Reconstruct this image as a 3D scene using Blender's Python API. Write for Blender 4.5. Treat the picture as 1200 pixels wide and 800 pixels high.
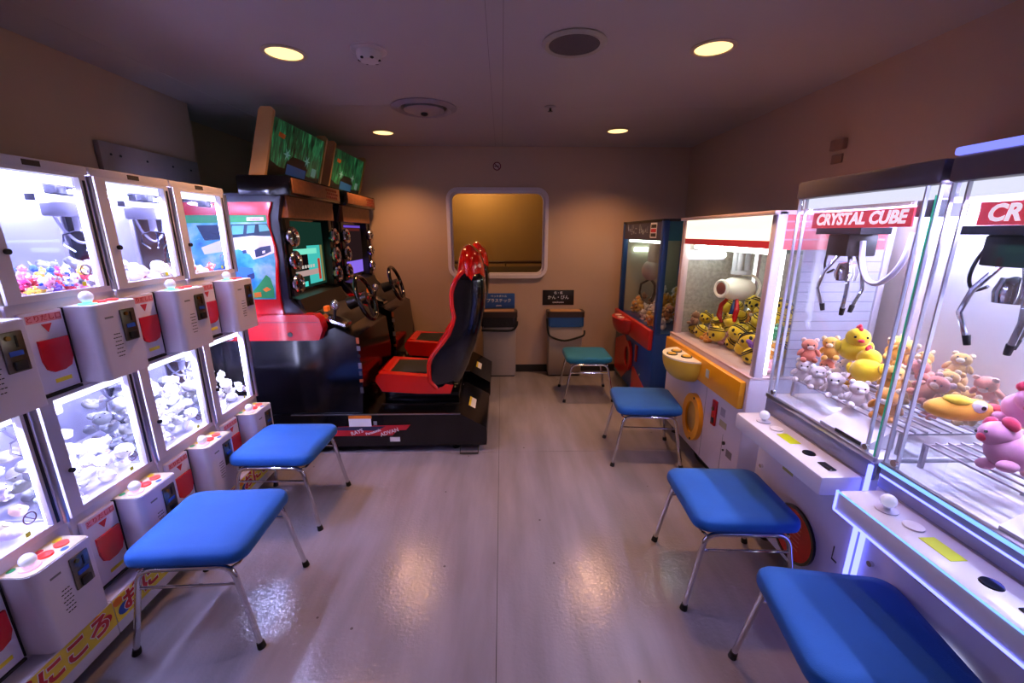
import bpy, bmesh, math, random
from mathutils import Vector, Matrix, Euler

for o in list(bpy.data.objects):
    bpy.data.objects.remove(o, do_unlink=True)
S = bpy.context.scene
C = S.collection
R = math.radians
random.seed(11)

# ------------------------------------------------------------------ camera
F_PX, HORIZON_Y, VP_X, CAM_H = 490.0, 273.0, 588.0, 1.55
PITCH = math.atan((400 - HORIZON_Y) / F_PX)
YAW = math.atan((600 - VP_X) / F_PX * math.cos(PITCH))
cd = bpy.data.cameras.new('camera')
cam = bpy.data.objects.new('camera', cd); C.objects.link(cam)
cd.sensor_width = 36.0; cd.lens = F_PX / 1200 * 36.0; cd.clip_start = 0.02
cam.location = (0, 0, CAM_H); cam.rotation_euler = (math.pi / 2 - PITCH, 0, -YAW)
S.camera = cam

def at(px, py, **k):
    f = Vector((math.sin(YAW) * math.cos(PITCH), math.cos(YAW) * math.cos(PITCH), -math.sin(PITCH)))
    r = Vector((math.cos(YAW), -math.sin(YAW), 0)); u = r.cross(f)
    d = f + r * ((px - 600) / F_PX) - u * ((py - 400) / F_PX)
    (ax, v), = k.items(); i = 'XYZ'.index(ax); c = Vector((0, 0, CAM_H))
    return c + d * ((v - c[i]) / d[i])

# ------------------------------------------------------------------ world + exposure
w = bpy.data.worlds.new('world'); S.world = w; w.use_nodes = True
bg = w.node_tree.nodes['Background']
bg.inputs[0].default_value = (0.30, 0.28, 0.36, 1); bg.inputs[1].default_value = 0.04
S.view_settings.view_transform = 'Standard'
try: S.view_settings.look = 'None'
except Exception: pass
S.view_settings.exposure = 0.0; S.view_settings.gamma = 1.0
S.view_settings.use_curve_mapping = False

DOWNLIGHT_W = 74.0
LED_WHITE = 330.0
WARM = (1.0, 0.50, 0.21)
COOL = (0.66, 0.68, 1.0)

# ------------------------------------------------------------------ materials
def lin(c):
    if isinstance(c, str):
        c = [int(c[i:i + 2], 16) / 255 for i in (0, 2, 4)]
        return tuple(x / 12.92 if x <= 0.04045 else ((x + 0.055) / 1.055) ** 2.4 for x in c)
    return c
MATS = {}
def mat(name, col, rough=0.5, metal=0.0, noise=0.08, scale=25.0, bump=0.0, bscale=200.0, emit=0.0, ecol=None, coat=0.0, spec=0.5, sheen=0.0, sub=0.0):
    if name in MATS: return MATS[name]
    m = bpy.data.materials.new(name); m.use_nodes = True
    nt = m.node_tree; b = nt.nodes['Principled BSDF']; L = nt.links
    c = lin(col)
    tc = nt.nodes.new('ShaderNodeTexCoord')
    n = nt.nodes.new('ShaderNodeTexNoise'); n.inputs['Scale'].default_value = scale; n.inputs['Detail'].default_value = 3
    L.new(tc.outputs['Object'], n.inputs['Vector'])
    mx = nt.nodes.new('ShaderNodeMix'); mx.data_type = 'RGBA'
    mx.inputs['A'].default_value = (*[max(0, x * (1 - noise)) for x in c], 1)
    mx.inputs['B'].default_value = (*[min(1, x * (1 + noise)) for x in c], 1)
    L.new(n.outputs['Fac'], mx.inputs['Factor']); L.new(mx.outputs['Result'], b.inputs['Base Color'])
    b.inputs['Roughness'].default_value = rough; b.inputs['Metallic'].default_value = metal
    b.inputs['Specular IOR Level'].default_value = spec
    b.inputs['Coat Weight'].default_value = coat; b.inputs['Coat Roughness'].default_value = 0.08
    if sheen: b.inputs['Sheen Weight'].default_value = sheen; b.inputs['Sheen Roughness'].default_value = 0.4
    if emit:
        b.inputs['Emission Color'].default_value = (*lin(ecol if ecol else col), 1); b.inputs['Emission Strength'].default_value = emit
    if bump:
        n2 = nt.nodes.new('ShaderNodeTexNoise'); n2.inputs['Scale'].default_value = bscale; n2.inputs['Detail'].default_value = 2
        L.new(tc.outputs['Object'], n2.inputs['Vector'])
        bp = nt.nodes.new('ShaderNodeBump'); bp.inputs['Strength'].default_value = bump; bp.inputs['Distance'].default_value = 0.01
        L.new(n2.outputs['Fac'], bp.inputs['Height']); L.new(bp.outputs['Normal'], b.inputs['Normal'])
    MATS[name] = m
    return m
def glass(name, tint=(0.96, 0.97, 1.0), refl=1.0, haze=0.0):
    if name in MATS: return MATS[name]
    m = bpy.data.materials.new(name); m.use_nodes = True
    nt = m.node_tree; nt.nodes.clear(); L = nt.links
    out = nt.nodes.new('ShaderNodeOutputMaterial'); t = nt.nodes.new('ShaderNodeBsdfTransparent'); g = nt.nodes.new('ShaderNodeBsdfGlossy')
    t.inputs['Color'].default_value = (*tint, 1); g.inputs['Roughness'].default_value = 0.03
    # both faces of a thin pane reflect like Schlick's fresnel
    fr = nt.nodes.new('ShaderNodeLayerWeight'); fr.inputs['Blend'].default_value = 0.5
    pw = nt.nodes.new('ShaderNodeMath'); pw.operation = 'POWER'; pw.inputs[1].default_value = 5.0
    L.new(fr.outputs['Facing'], pw.inputs[0])
    mu = nt.nodes.new('ShaderNodeMath'); mu.operation = 'MULTIPLY_ADD'; mu.inputs[1].default_value = 0.55 * refl; mu.inputs[2].default_value = 0.03 * refl
    L.new(pw.outputs[0], mu.inputs[0])
    mx = nt.nodes.new('ShaderNodeMixShader'); L.new(mu.outputs[0], mx.inputs[0]); L.new(t.outputs[0], mx.inputs[1]); L.new(g.outputs[0], mx.inputs[2])
    last = mx
    if haze:
        d = nt.nodes.new('ShaderNodeBsdfDiffuse'); d.inputs['Color'].default_value = (0.9, 0.9, 1, 1)
        m2 = nt.nodes.new('ShaderNodeMixShader'); m2.inputs[0].default_value = haze
        L.new(mx.outputs[0], m2.inputs[1]); L.new(d.outputs[0], m2.inputs[2]); last = m2
    L.new(last.outputs[0], out.inputs['Surface'])
    MATS[name] = m
    return m
def emis(name, col, s):
    if name in MATS: return MATS[name]
    m = bpy.data.materials.new(name); m.use_nodes = True
    nt = m.node_tree; nt.nodes.clear()
    out = nt.nodes.new('ShaderNodeOutputMaterial'); e = nt.nodes.new('ShaderNodeEmission')
    e.inputs[0].default_value = (*lin(col), 1); e.inputs[1].default_value = s
    nt.links.new(e.outputs[0], out.inputs[0]); MATS[name] = m
    return m

# ------------------------------------------------------------------ mesh builder
class MB:
    def __init__(s): s.v = []; s.f = []; s.m = []
    def add(s, vs, fs, mi=0):
        b = len(s.v); s.v += [tuple(p) for p in vs]
        s.f += [tuple(i + b for i in f) for f in fs]; s.m += [mi] * len(fs)
        return s
    def box(s, x0, x1, y0, y1, z0, z1, mi=0):
        return s.add([(x0, y0, z0), (x1, y0, z0), (x1, y1, z0), (x0, y1, z0), (x0, y0, z1), (x1, y0, z1), (x1, y1, z1), (x0, y1, z1)],
                     [(3, 2, 1, 0), (4, 5, 6, 7), (0, 1, 5, 4), (1, 2, 6, 5), (2, 3, 7, 6), (3, 0, 4, 7)], mi)
    def rbox(s, x0, x1, y0, y1, z0, z1, r=0.008, seg=2, mi=0):
        bm = bmesh.new(); bmesh.ops.create_cube(bm, size=1)
        for v in bm.verts: v.co = Vector(((x0 + x1) / 2 + v.co.x * (x1 - x0), (y0 + y1) / 2 + v.co.y * (y1 - y0), (z0 + z1) / 2 + v.co.z * (z1 - z0)))
        r = min(r, 0.49 * min(x1 - x0, y1 - y0, z1 - z0))
        bmesh.ops.bevel(bm, geom=bm.edges[:], offset=r, segments=seg, affect='EDGES', profile=0.5)
        bm.verts.index_update()
        s.add([v.co[:] for v in bm.verts], [[v.index for v in f.verts] for f in bm.faces], mi); bm.free()
        return s
    def cyl(s, p0, p1, r0, r1=None, n=14, mi=0, caps=True):
        r1 = r0 if r1 is None else r1
        p0 = Vector(p0); p1 = Vector(p1); d = (p1 - p0).normalized()
        a = d.orthogonal().normalized(); b = d.cross(a)
        vs = []
        for p, r in ((p0, r0), (p1, r1)):
            for i in range(n):
                t = 2 * math.pi * i / n; vs.append(p + a * (r * math.cos(t)) + b * (r * math.sin(t)))
        fs = [(i, (i + 1) % n, n + (i + 1) % n, n + i) for i in range(n)]
        if caps: fs += [tuple(range(n - 1, -1, -1)), tuple(range(n, 2 * n))]
        return s.add(vs, fs, mi)
    def tube(s, pts, r, n=8, mi=0, closed=False, rad=None):
        pts = [Vector(p) for p in pts]; k = len(pts); vs = []; a = None
        for i, p in enumerate(pts):
            if closed: d = (pts[(i + 1) % k] - pts[i - 1]).normalized()
            else: d = (pts[min(i + 1, k - 1)] - pts[max(i - 1, 0)]).normalized()
            a = d.orthogonal().normalized() if a is None else (a - d * a.dot(d)).normalized()
            b = d.cross(a); rr = rad[i] if rad else r
            for j in range(n):
                t = 2 * math.pi * j / n; vs.append(p + a * (rr * math.cos(t)) + b * (rr * math.sin(t)))
        fs = []
        for i in range(k if closed else k - 1):
            i2 = (i + 1) % k
            for j in range(n): fs.append((i * n + j, i * n + (j + 1) % n, i2 * n + (j + 1) % n, i2 * n + j))
        if not closed: fs += [tuple(range(n - 1, -1, -1)), tuple(range((k - 1) * n, k * n))]
        return s.add(vs, fs, mi)
    def ell(s, c, r, rot=None, u=12, v=8, mi=0):
        c = Vector(c); r = (r, r, r) if isinstance(r, (int, float)) else r
        M = Euler(rot).to_matrix() if rot else Matrix.Identity(3)
        vs = [c + M @ Vector((0, 0, r[2]))]
        for i in range(1, v):
            ph = math.pi * i / v
            for j in range(u):
                th = 2 * math.pi * j / u
                vs.append(c + M @ Vector((r[0] * math.sin(ph) * math.cos(th), r[1] * math.sin(ph) * math.sin(th), r[2] * math.cos(ph))))
        vs.append(c + M @ Vector((0, 0, -r[2]))); e = len(vs) - 1; fs = []
        for j in range(u): fs.append((0, 1 + j, 1 + (j + 1) % u))
        for i in range(v - 2):
            for j in range(u): a = 1 + i * u; fs.append((a + j, a + u + j, a + u + (j + 1) % u, a + (j + 1) % u))
        a = 1 + (v - 2) * u
        for j in range(u): fs.append((a + j, e, a + (j + 1) % u))
        return s.add(vs, fs, mi)
    def torus(s, c, axis, RR, r, n=20, k=8, mi=0):
        c = Vector(c); d = Vector(axis).normalized(); a = d.orthogonal().normalized(); b = d.cross(a)
        return s.tube([c + a * (RR * math.cos(2 * math.pi * i / n)) + b * (RR * math.sin(2 * math.pi * i / n)) for i in range(n)], r, k, mi, True)
    def prism(s, poly, axis, a0, a1, mi=0):
        n = len(poly)
        def P(p, a): return {'x': (a, p[0], p[1]), 'y': (p[0], a, p[1]), 'z': (p[0], p[1], a)}[axis]
        vs = [P(p, a0) for p in poly] + [P(p, a1) for p in poly]
        return s.add(vs, [tuple(range(n - 1, -1, -1)), tuple(range(n, 2 * n))] + [(i, (i + 1) % n, n + (i + 1) % n, n + i) for i in range(n)], mi)
    def lathe(s, c, prof, n=20, mi=0):
        # prof = [(r, z)], around z
        vs = []; k = len(prof)
        for r, z in prof:
            for i in range(n): t = 2 * math.pi * i / n; vs.append((c[0] + r * math.cos(t), c[1] + r * math.sin(t), c[2] + z))
        fs = [(i * n + j, i * n + (j + 1) % n, (i + 1) * n + (j + 1) % n, (i + 1) * n + j) for i in range(k - 1) for j in range(n)]
        return s.add(vs, fs, mi)
    def shift(s, d): s.v = [(p[0] + d[0], p[1] + d[1], p[2] + d[2]) for p in s.v]; return s
    def mesh(s, name, mats, ang=38):
        me = bpy.data.meshes.new(name); me.from_pydata(s.v, [], s.f)
        bm = bmesh.new(); bm.from_mesh(me); bmesh.ops.recalc_face_normals(bm, faces=bm.faces[:]); bm.to_mesh(me); bm.free()
        for m in (mats if isinstance(mats, (list, tuple)) else [mats]): me.materials.append(m)
        me.polygons.foreach_set('material_index', s.m); me.polygons.foreach_set('use_smooth', [True] * len(s.f))
        try: me.set_sharp_from_angle(angle=R(ang))
        except Exception: pass
        me.update()
        return me
    def build(s, name, mats, parent=None, ang=38, label=None):
        o = bpy.data.objects.new(name, s.mesh(name, mats, ang)); C.objects.link(o)
        if parent:
            o.parent = parent
            if parent.get('_w'): o.matrix_parent_inverse = Matrix.Translation(-Vector(parent['_wl']))
        if label: o['label'] = label
        return o
def smooth(pts, n=4):
    P = [Vector(p) for p in pts]; out = []
    for i in range(len(P) - 1):
        a, b, c, d = P[max(i - 1, 0)], P[i], P[i + 1], P[min(i + 2, len(P) - 1)]
        for k in range(n):
            t = k / n; out.append(0.5 * (2 * b + (c - a) * t + (2 * a - 5 * b + 4 * c - d) * t * t + (3 * b - a - 3 * c + d) * t ** 3))
    return out + [P[-1]]
def rrect(cx, cy, w, h, r, n=5):
    r = min(r, w / 2 - 1e-4, h / 2 - 1e-4); out = []
    for sx, sy, a0 in ((1, 1, 0), (-1, 1, 90), (-1, -1, 180), (1, -1, 270)):
        for i in range(n + 1):
            a = R(a0 + 90 * i / n); out.append((cx + sx * (w / 2 - r) + r * math.cos(a), cy + sy * (h / 2 - r) + r * math.sin(a)))
    return out
def circ(cx, cy, rx, ry=None, n=24):
    ry = rx if ry is None else ry
    return [(cx + rx * math.cos(2 * math.pi * i / n), cy + ry * math.sin(2 * math.pi * i / n)) for i in range(n)]
def tag(o, label, cat, group=None):
    o['label'] = label; o['category'] = cat
    if group: o['group'] = group
    return o
def thing(name, label, cat, loc=(0, 0, 0), rz=0.0, group=None):
    o = bpy.data.objects.new(name, None); C.objects.link(o); o.empty_display_size = 0.1
    o.location = loc; o.rotation_euler = (0, 0, rz)
    return tag(o, label, cat, group)
def struct(o, label):
    o['kind'] = 'structure'; o['label'] = label; return o
def dup(root, loc=None, rz=None, label=None, group=None):
    r = root.copy(); C.objects.link(r)
    if loc is not None: r.location = loc
    if rz is not None: r.rotation_euler = (0, 0, rz)
    if label: r['label'] = label
    if group: r['group'] = group
    for ch in list(root.children):
        c = ch.copy(); C.objects.link(c); c.parent = r
        for g in list(ch.children):
            d = g.copy(); C.objects.link(d); d.parent = c
            d.matrix_parent_inverse = g.matrix_parent_inverse.copy()
        c.matrix_parent_inverse = ch.matrix_parent_inverse.copy()
    return r
def text(body, size, m, parent, loc, rot, ext=0.0008, name='lettering', sx=1.0, align='CENTER', shear=0.0, bold=0.0):
    cu = bpy.data.curves.new('t', 'FONT'); cu.body = body; cu.size = size; cu.extrude = ext; cu.align_x = align; cu.align_y = 'CENTER'
    cu.shear = shear; cu.offset = bold; cu.resolution_u = 3
    t = bpy.data.objects.new('t', cu); C.objects.link(t)
    dg = bpy.context.evaluated_depsgraph_get()
    me = bpy.data.meshes.new_from_object(t.evaluated_get(dg)); me.materials.clear(); me.materials.append(m)
    bpy.data.objects.remove(t, do_unlink=True)
    o = bpy.data.objects.new(name, me); C.objects.link(o); o.parent = parent
    o.location = loc; o.rotation_euler = rot; o.scale = (sx, 1, 1)
    return o
FRONT = (math.pi / 2, 0, 0)     # lettering on a face that looks along local -y

# shared materials
white_metal = mat('white_painted_metal', 'c6bfce', 0.32, 0, 0.03, 12)
white_plastic = mat('white_plastic', 'd3cde0', 0.28, 0, 0.02, 20)
alu = mat('brushed_aluminium', 'b9b8c4', 0.3, 1.0, 0.06, 80)
chrome = mat('chrome', 'd8d8dc', 0.09, 1.0, 0.02, 20)
black_plastic = mat('black_plastic', '141416', 0.38, 0, 0.15, 30)
gloss_black = mat('gloss_black', '07080a', 0.12, 0, 0.1, 20, coat=0.5)
dark_metal = mat('dark_metal', '3a3a40', 0.35, 0.9, 0.15, 60)
rubber = mat('black_rubber', '0c0c0d', 0.7, 0, 0.1, 60)
red_plastic = mat('red_plastic', 'c4141a', 0.25, 0, 0.05, 15, coat=0.2)
red_print = mat('red_print', 'c01e2c', 0.45, 0, 0.05)
pink_print = mat('pink_print', 'e08a92', 0.5, 0, 0.05)
yellow_print = mat('yellow_print', 'e6cf2e', 0.5, 0, 0.05)
lime_print = mat('lime_print', 'd2dc1e', 0.5, 0, 0.05)
white_print = mat('white_print', 'eceaf0', 0.5, 0, 0.03)
black_print = mat('black_print', '101012', 0.5, 0, 0.05)
blue_print = mat('blue_print', '1c4fb4', 0.5, 0, 0.05)
green_print = mat('green_print', '2c9a58', 0.5, 0, 0.08)
orange_print = mat('orange_print', 'e07a22', 0.5, 0, 0.08)
grey_print = mat('grey_print', '7b7b84', 0.5, 0, 0.05)
clear = glass('clear_glass')
acrylic = glass('clear_acrylic', (0.97, 0.98, 1.0), 1.0, 0.02)
acrylic_edge = mat('acrylic_edge', 'd8dcf2', 0.15, 0, 0.02, spec=0.8)
ball_clear = mat('frosted_ball', 'e9e8f6', 0.15, 0, 0.05, 60, coat=0.6, emit=0.35, ecol='d8d8ff')

# ------------------------------------------------------------------ room
XL, XLR, XR, YB, YF, H = -2.13, -2.42, 1.95, 4.60, -1.30, 2.40
STEP_Y = 3.20

def floor_mat():
    m = mat('vinyl_floor', 'a39b9d', 0.20, 0, 0.0, spec=0.55); nt = m.node_tree; b = nt.nodes['Principled BSDF']; L = nt.links
    tc = nt.nodes.new('ShaderNodeTexCoord')
    n1 = nt.nodes.new('ShaderNodeTexNoise'); n1.inputs['Scale'].default_value = 2.2; n1.inputs['Detail'].default_value = 6
    mp = nt.nodes.new('ShaderNodeMapping'); mp.inputs['Scale'].default_value = (4, 0.6, 1)
    L.new(tc.outputs['Object'], mp.inputs[0]); L.new(mp.outputs[0], n1.inputs['Vector'])
    n2 = nt.nodes.new('ShaderNodeTexNoise'); n2.inputs['Scale'].default_value = 9; n2.inputs['Detail'].default_value = 4
    L.new(tc.outputs['Object'], n2.inputs['Vector'])
    cr = nt.nodes.new('ShaderNodeValToRGB'); L.new(n1.outputs['Fac'], cr.inputs[0])
    cr.color_ramp.elements[0].position = 0.3; cr.color_ramp.elements[0].color = (*lin('847d84'), 1)
    cr.color_ramp.elements[1].position = 0.7; cr.color_ramp.elements[1].color = (*lin('97909a'), 1)
    # dark specks
    vo = nt.nodes.new('ShaderNodeTexVoronoi'); vo.inputs['Scale'].default_value = 5.5; L.new(tc.outputs['Object'], vo.inputs['Vector'])
    sp = nt.nodes.new('ShaderNodeMath'); sp.operation = 'GREATER_THAN'; sp.inputs[1].default_value = 0.035; L.new(vo.outputs['Distance'], sp.inputs[0])
    mx = nt.nodes.new('ShaderNodeMix'); mx.data_type = 'RGBA'; mx.inputs['A'].default_value = (*lin('5c5658'), 1)
    L.new(sp.outputs[0], mx.inputs['Factor']); L.new(cr.outputs[0], mx.inputs['B']); L.new(mx.outputs['Result'], b.inputs['Base Color'])
    rr = nt.nodes.new('ShaderNodeMapRange'); rr.inputs['To Min'].default_value = 0.10; rr.inputs['To Max'].default_value = 0.20
    L.new(n2.outputs['Fac'], rr.inputs['Value']); L.new(rr.outputs[0], b.inputs['Roughness'])
    n3 = nt.nodes.new('ShaderNodeTexNoise'); n3.inputs['Scale'].default_value = 70; n3.inputs['Detail'].default_value = 3
    L.new(tc.outputs['Object'], n3.inputs['Vector'])
    bp = nt.nodes.new('ShaderNodeBump'); bp.inputs['Strength'].default_value = 0.30; bp.inputs['Distance'].default_value = 0.004
    L.new(n3.outputs['Fac'], bp.inputs['Height']); L.new(bp.outputs['Normal'], b.inputs['Normal'])
    return m
FLOOR = floor_mat()
WALL = mat('wall_paint', 'b89d8a', 0.55, 0, 0.04, 4, bump=0.03, bscale=60)
CEIL = mat('ceiling_panel_paint', 'aaa3a6', 0.5, 0, 0.03, 3)
JOINT = mat('dark_joint', '4a4546', 0.8)
BASEB = mat('dark_baseboard', '1d1a19', 0.5)

fl = struct(MB().box(XLR, XR, YF, YB, -0.06, -0.004).build('floor', JOINT), 'glossy grey vinyl floor laid in sheets')
seam_x, seam_y = -0.03, 2.76
for x0, x1 in ((XLR, seam_x - 1.83), (seam_x - 1.827, seam_x - 0.0015), (seam_x + 0.0015, XR)):
    for y0, y1 in ((YF, seam_y - 1.83), (seam_y - 1.827, seam_y - 0.0015), (seam_y + 0.0015, YB)):
        if x1 - x0 > 0.02: MB().box(x0, x1, y0, y1, -0.0038, 0).build('vinyl_sheet', FLOOR, fl)
ce = struct(MB().box(XLR, XR, YF, YB, H + 0.004, H + 0.06).build('ceiling', JOINT), 'pale ceiling of flat metal panels')
for x0, x1 in ((XLR, -1.86), (-1.858, -0.06), (0.012, XR)):
    for y0, y1 in ((YF, 0.9), (0.9015, 3.22), (3.2215, YB)):
        MB().box(x0, x1, y0, y1, H, H + 0.004).build('ceiling_panel', CEIL, ce)
MB().box(-0.0585, 0.0105, YF, YB, H + 0.001, H + 0.0045).build('joint_strip', CEIL, ce)

# back wall with rounded window opening
WX0, WX1, WZ0, WZ1 = -0.545, 0.462, 1.105, 1.975
def wall_with_hole():
    inner = rrect((WX0 + WX1) / 2, (WZ0 + WZ1) / 2, WX1 - WX0, WZ1 - WZ0, 0.09, 6)
    n = len(inner); cx, cz = (WX0 + WX1) / 2, (WZ0 + WZ1) / 2
    outer = []
    for (x, z) in inner:
        dx, dz = x - cx, z - cz
        tx = ((XR if dx > 0 else XLR) - cx) / dx if abs(dx) > 1e-6 else 1e9
        tz = ((H if dz > 0 else 0) - cz) / dz if abs(dz) > 1e-6 else 1e9
        t = min(tx, tz); outer.append([cx + dx * t, cz + dz * t])
    for X, Z in ((XLR, 0), (XR, 0), (XLR, H), (XR, H)):
        i = min(range(n), key=lambda k: (outer[k][0] - X) ** 2 + (outer[k][1] - Z) ** 2); outer[i] = [X, Z]
    b = MB()
    for y in (YB, YB + 0.10):
        b.add([(x, y, z) for x, z in inner] + [(x, y, z) for x, z in outer], [(i, (i + 1) % n, n + (i + 1) % n, n + i) for i in range(n)])
    b.add([(x, YB, z) for x, z in inner] + [(x, YB + 0.1, z) for x, z in inner], [(i, (i + 1) % n, n + (i + 1) % n, n + i) for i in range(n)])
    return b
struct(wall_with_hole().build('wall_back', WALL), 'beige end wall with a rounded window')
wl = struct(MB().box(XLR - 0.06, XL, YF, STEP_Y, 0, H).build('wall_left', WALL), 'dark beige wall behind the stacked claw machines')
MB().box(XLR - 0.06, XLR, STEP_Y, YB, 0, H).build('recess_panel', WALL, wl)
struct(MB().box(XR, XR + 0.06, YF, YB, 0, H).build('wall_right', WALL), 'beige wall behind the large claw machines')
struct(MB().box(XLR, XR, YF - 0.06, YF, 0, H).build('wall_front', WALL), 'beige wall behind the viewer')
struct(MB().box(XLR, XR, YB - 0.012, YB - 0.001, 0, 0.085).build('baseboard_back', BASEB), 'dark baseboard under the end wall')
struct(MB().box(XR - 0.012, XR - 0.001, YF, YB - 0.013, 0, 0.085).build('baseboard_right', BASEB), 'dark baseboard on the right')

# window
win = struct(thing('window_1', 'rounded aluminium framed window in the end wall', 'window'), 'rounded aluminium framed window in the end wall')
del win['category']
def ring(b, inner, outer, y0, y1, mi=0):
    n = len(inner)
    vs = [(x, y0, z) for x, z in outer] + [(x, y0, z) for x, z in inner] + [(x, y1, z) for x, z in outer] + [(x, y1, z) for x, z in inner]
    fs = []
    for i in range(n):
        j = (i + 1) % n
        fs += [(i, j, n + j, n + i), (2 * n + i, 2 * n + j, 3 * n + j, 3 * n + i), (i, j, 2 * n + j, 2 * n + i), (n + i, n + j, 3 * n + j, 3 * n + i)]
    return b.add(vs, fs, mi)
wcx, wcz, ww, wh = (WX0 + WX1) / 2, (WZ0 + WZ1) / 2, WX1 - WX0, WZ1 - WZ0
fb = MB(); ring(fb, rrect(wcx, wcz, ww - 0.012, wh - 0.012, 0.085, 6), rrect(wcx, wcz, ww + 0.062, wh + 0.062, 0.12, 6), YB - 0.03, YB - 0.001)
ring(fb, rrect(wcx, wcz, ww - 0.05, wh - 0.05, 0.075, 6), rrect(wcx, wcz, ww - 0.004, wh - 0.004, 0.088, 6), YB - 0.001, YB + 0.06)
fb.build('window_frame', mat('window_frame_paint', 'd2c8d4', 0.35, 0.0, 0.03), win)
MB().prism(rrect(wcx, wcz, ww - 0.052, wh - 0.052, 0.075, 6), 'y', YB + 0.03, YB + 0.036).build('window_pane', glass('window_glass', (0.80, 0.76, 0.66), 1.0), win)
# corridor seen through the window
CORR = mat('corridor_wall_paint', 'b08c54', 0.6, 0, 0.06, 3)
struct(MB().box(-2.4, 2.4, 6.0, 6.06, 0, H).build('wall_corridor', CORR), 'ochre corridor wall beyond the window')
struct(MB().box(-2.4, 2.4, YB + 0.11, 6.0, -0.05, 0).build('floor_corridor', mat('corridor_floor', '6a5644', 0.5)), 'corridor floor beyond the window')
struct(MB().box(-2.4, 2.4, YB + 0.11, 6.0, H, H + 0.05).build('ceiling_corridor', CEIL), 'corridor ceiling beyond the window')
rl = thing('handrail', 'brown handrail seen through the window', 'handrail', (0, 5.86, 1.05))
rz_ = at(600, 307, Y=5.86).z - 1.05
MB().tube([(-2.2, 0, rz_), (2.2, 0, rz_)], 0.02, 10).build('rail', mat('brown_wood', '4c2c16', 0.4), rl)
for x in (-1.1, 0.05, 1.2): MB().tube([(x, 0, rz_), (x, 0.05, rz_ - 0.05), (x, 0.135, rz_ - 0.05)], 0.012, 8).build('bracket', mat('brass', '9a7434', 0.3, 1.0), rl)
MB().box(-2.3, 2.3, 5.98, 5.999, 0.0, at(600, 312, Y=6.0).z).build('wainscot', mat('dark_wainscot', '7c6844', 0.5)).__setitem__('kind', 'structure')
lo = thing('corridor_lamp', 'warm corridor ceiling lamp beyond the window', 'lamp', (-0.3, 5.5, H))
MB().cyl((0, 0, -0.002), (0, 0, -0.03), 0.1).build('lamp_disc', emis('corridor_lamp_glow', (1, 0.62, 0.3), 10), lo)
ld = bpy.data.lights.new('corridor_light', 'POINT'); ld.energy = 26; ld.color = (1, 0.66, 0.34); ld.shadow_soft_size = 0.1
lob = bpy.data.objects.new('corridor_light', ld); C.objects.link(lob); lob.parent = lo; lob.location = (0, 0, -0.15)

# ------------------------------------------------------------------ ceiling fittings
def downlight(px, py, label, e=1.0):
    p = at(px, py, Z=H)
    t = thing('downlight', label, 'downlight', (p.x, p.y, H), 0, 'warm recessed ceiling downlights')
    MB().lathe((0, 0, 0), [(0.088, 0.0), (0.102, 0.0), (0.104, -0.004), (0.086, -0.007), (0.082, 0.0)], 28).build('trim_ring', mat('lamp_trim', 'b9a892', 0.4), t)
    MB().lathe((0, 0, 0), [(0.0001, -0.0035), (0.04, -0.0035), (0.083, -0.003), (0.083, -0.001)], 28).build('diffuser', emis('downlight_glow', (1.0, 0.66, 0.26), 2.2), t)
    l = bpy.data.lights.new('downlight_lamp', 'SPOT'); l.energy = DOWNLIGHT_W * e; l.color = WARM; l.spot_size = R(125); l.spot_blend = 0.75; l.shadow_soft_size = 0.075
    lo = bpy.data.objects.new('downlight_lamp', l); C.objects.link(lo); lo.parent = t; lo.location = (0, 0, -0.02)
    return t
downlight(333, 62, 'warm round downlight in front of the smoke detector, upper left')
downlight(836, 56, 'warm round downlight nearest the right wall, upper right')
downlight(449, 155, 'small warm downlight over the racing games, far left')
downlight(724, 153, 'small warm downlight over the far blue claw machine')

p = at(432, 58, Z=H)
t = thing('smoke_detector', 'white dome smoke detector on the ceiling', 'detector', (p.x, p.y, H))
MB().lathe((0, 0, 0), [(0.085, 0), (0.085, -0.008), (0.06, -0.012), (0.058, -0.035), (0.045, -0.05), (0.0001, -0.052)], 24).build('housing', mat('detector_white', 'c6c0c2', 0.4), t)
for k in range(6):
    a = k * math.pi / 3; MB().ell((0.045 * math.cos(a), 0.045 * math.sin(a), -0.046), (0.010, 0.010, 0.005)).build('vent_hole', black_print, t)
p = at(497, 126, Z=H)
t = thing('ceiling_diffuser', 'round stepped metal air diffuser on the ceiling', 'air diffuser', (p.x, p.y, H))
dm = mat('diffuser_metal', '9b95a0', 0.4, 0.3)
MB().lathe((0, 0, 0), [(0.225, 0), (0.228, -0.006), (0.19, -0.022), (0.165, -0.010), (0.16, 0)], 36).build('outer_ring', dm, t)
MB().lathe((0, 0, 0), [(0.158, -0.001), (0.0001, -0.001)], 36).build('dark_throat', black_print, t)
MB().lathe((0, 0, 0), [(0.135, -0.002), (0.14, -0.020), (0.10, -0.034), (0.03, -0.036), (0.0001, -0.036)], 36).build('inner_cone', dm, t)
MB().ell((0, -0.0, -0.042), (0.026, 0.026, 0.013)).build('centre_knob', dark_metal, t)
p = at(673, 50, Z=H)
t = thing('ceiling_speaker', 'round ceiling speaker with dark grille', 'speaker', (p.x, p.y, H))
MB().lathe((0, 0, 0), [(0.148, 0), (0.150, -0.006), (0.135, -0.016), (0.118, -0.012), (0.116, 0)], 36).build('rim', mat('speaker_rim', 'a49c90', 0.45), t)
MB().lathe((0, 0, 0), [(0.1185, -0.010), (0.08, -0.012), (0.0001, -0.013)], 36).build('grille', mat('speaker_grille', '4e4446', 0.7, 0, 0.4, 300, bump=0.4, bscale=300), t)
p = at(645, 125, Z=H)
t = thing('sprinkler_head', 'small ceiling sprinkler head between speaker and window', 'sprinkler', (p.x, p.y, H))
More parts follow.
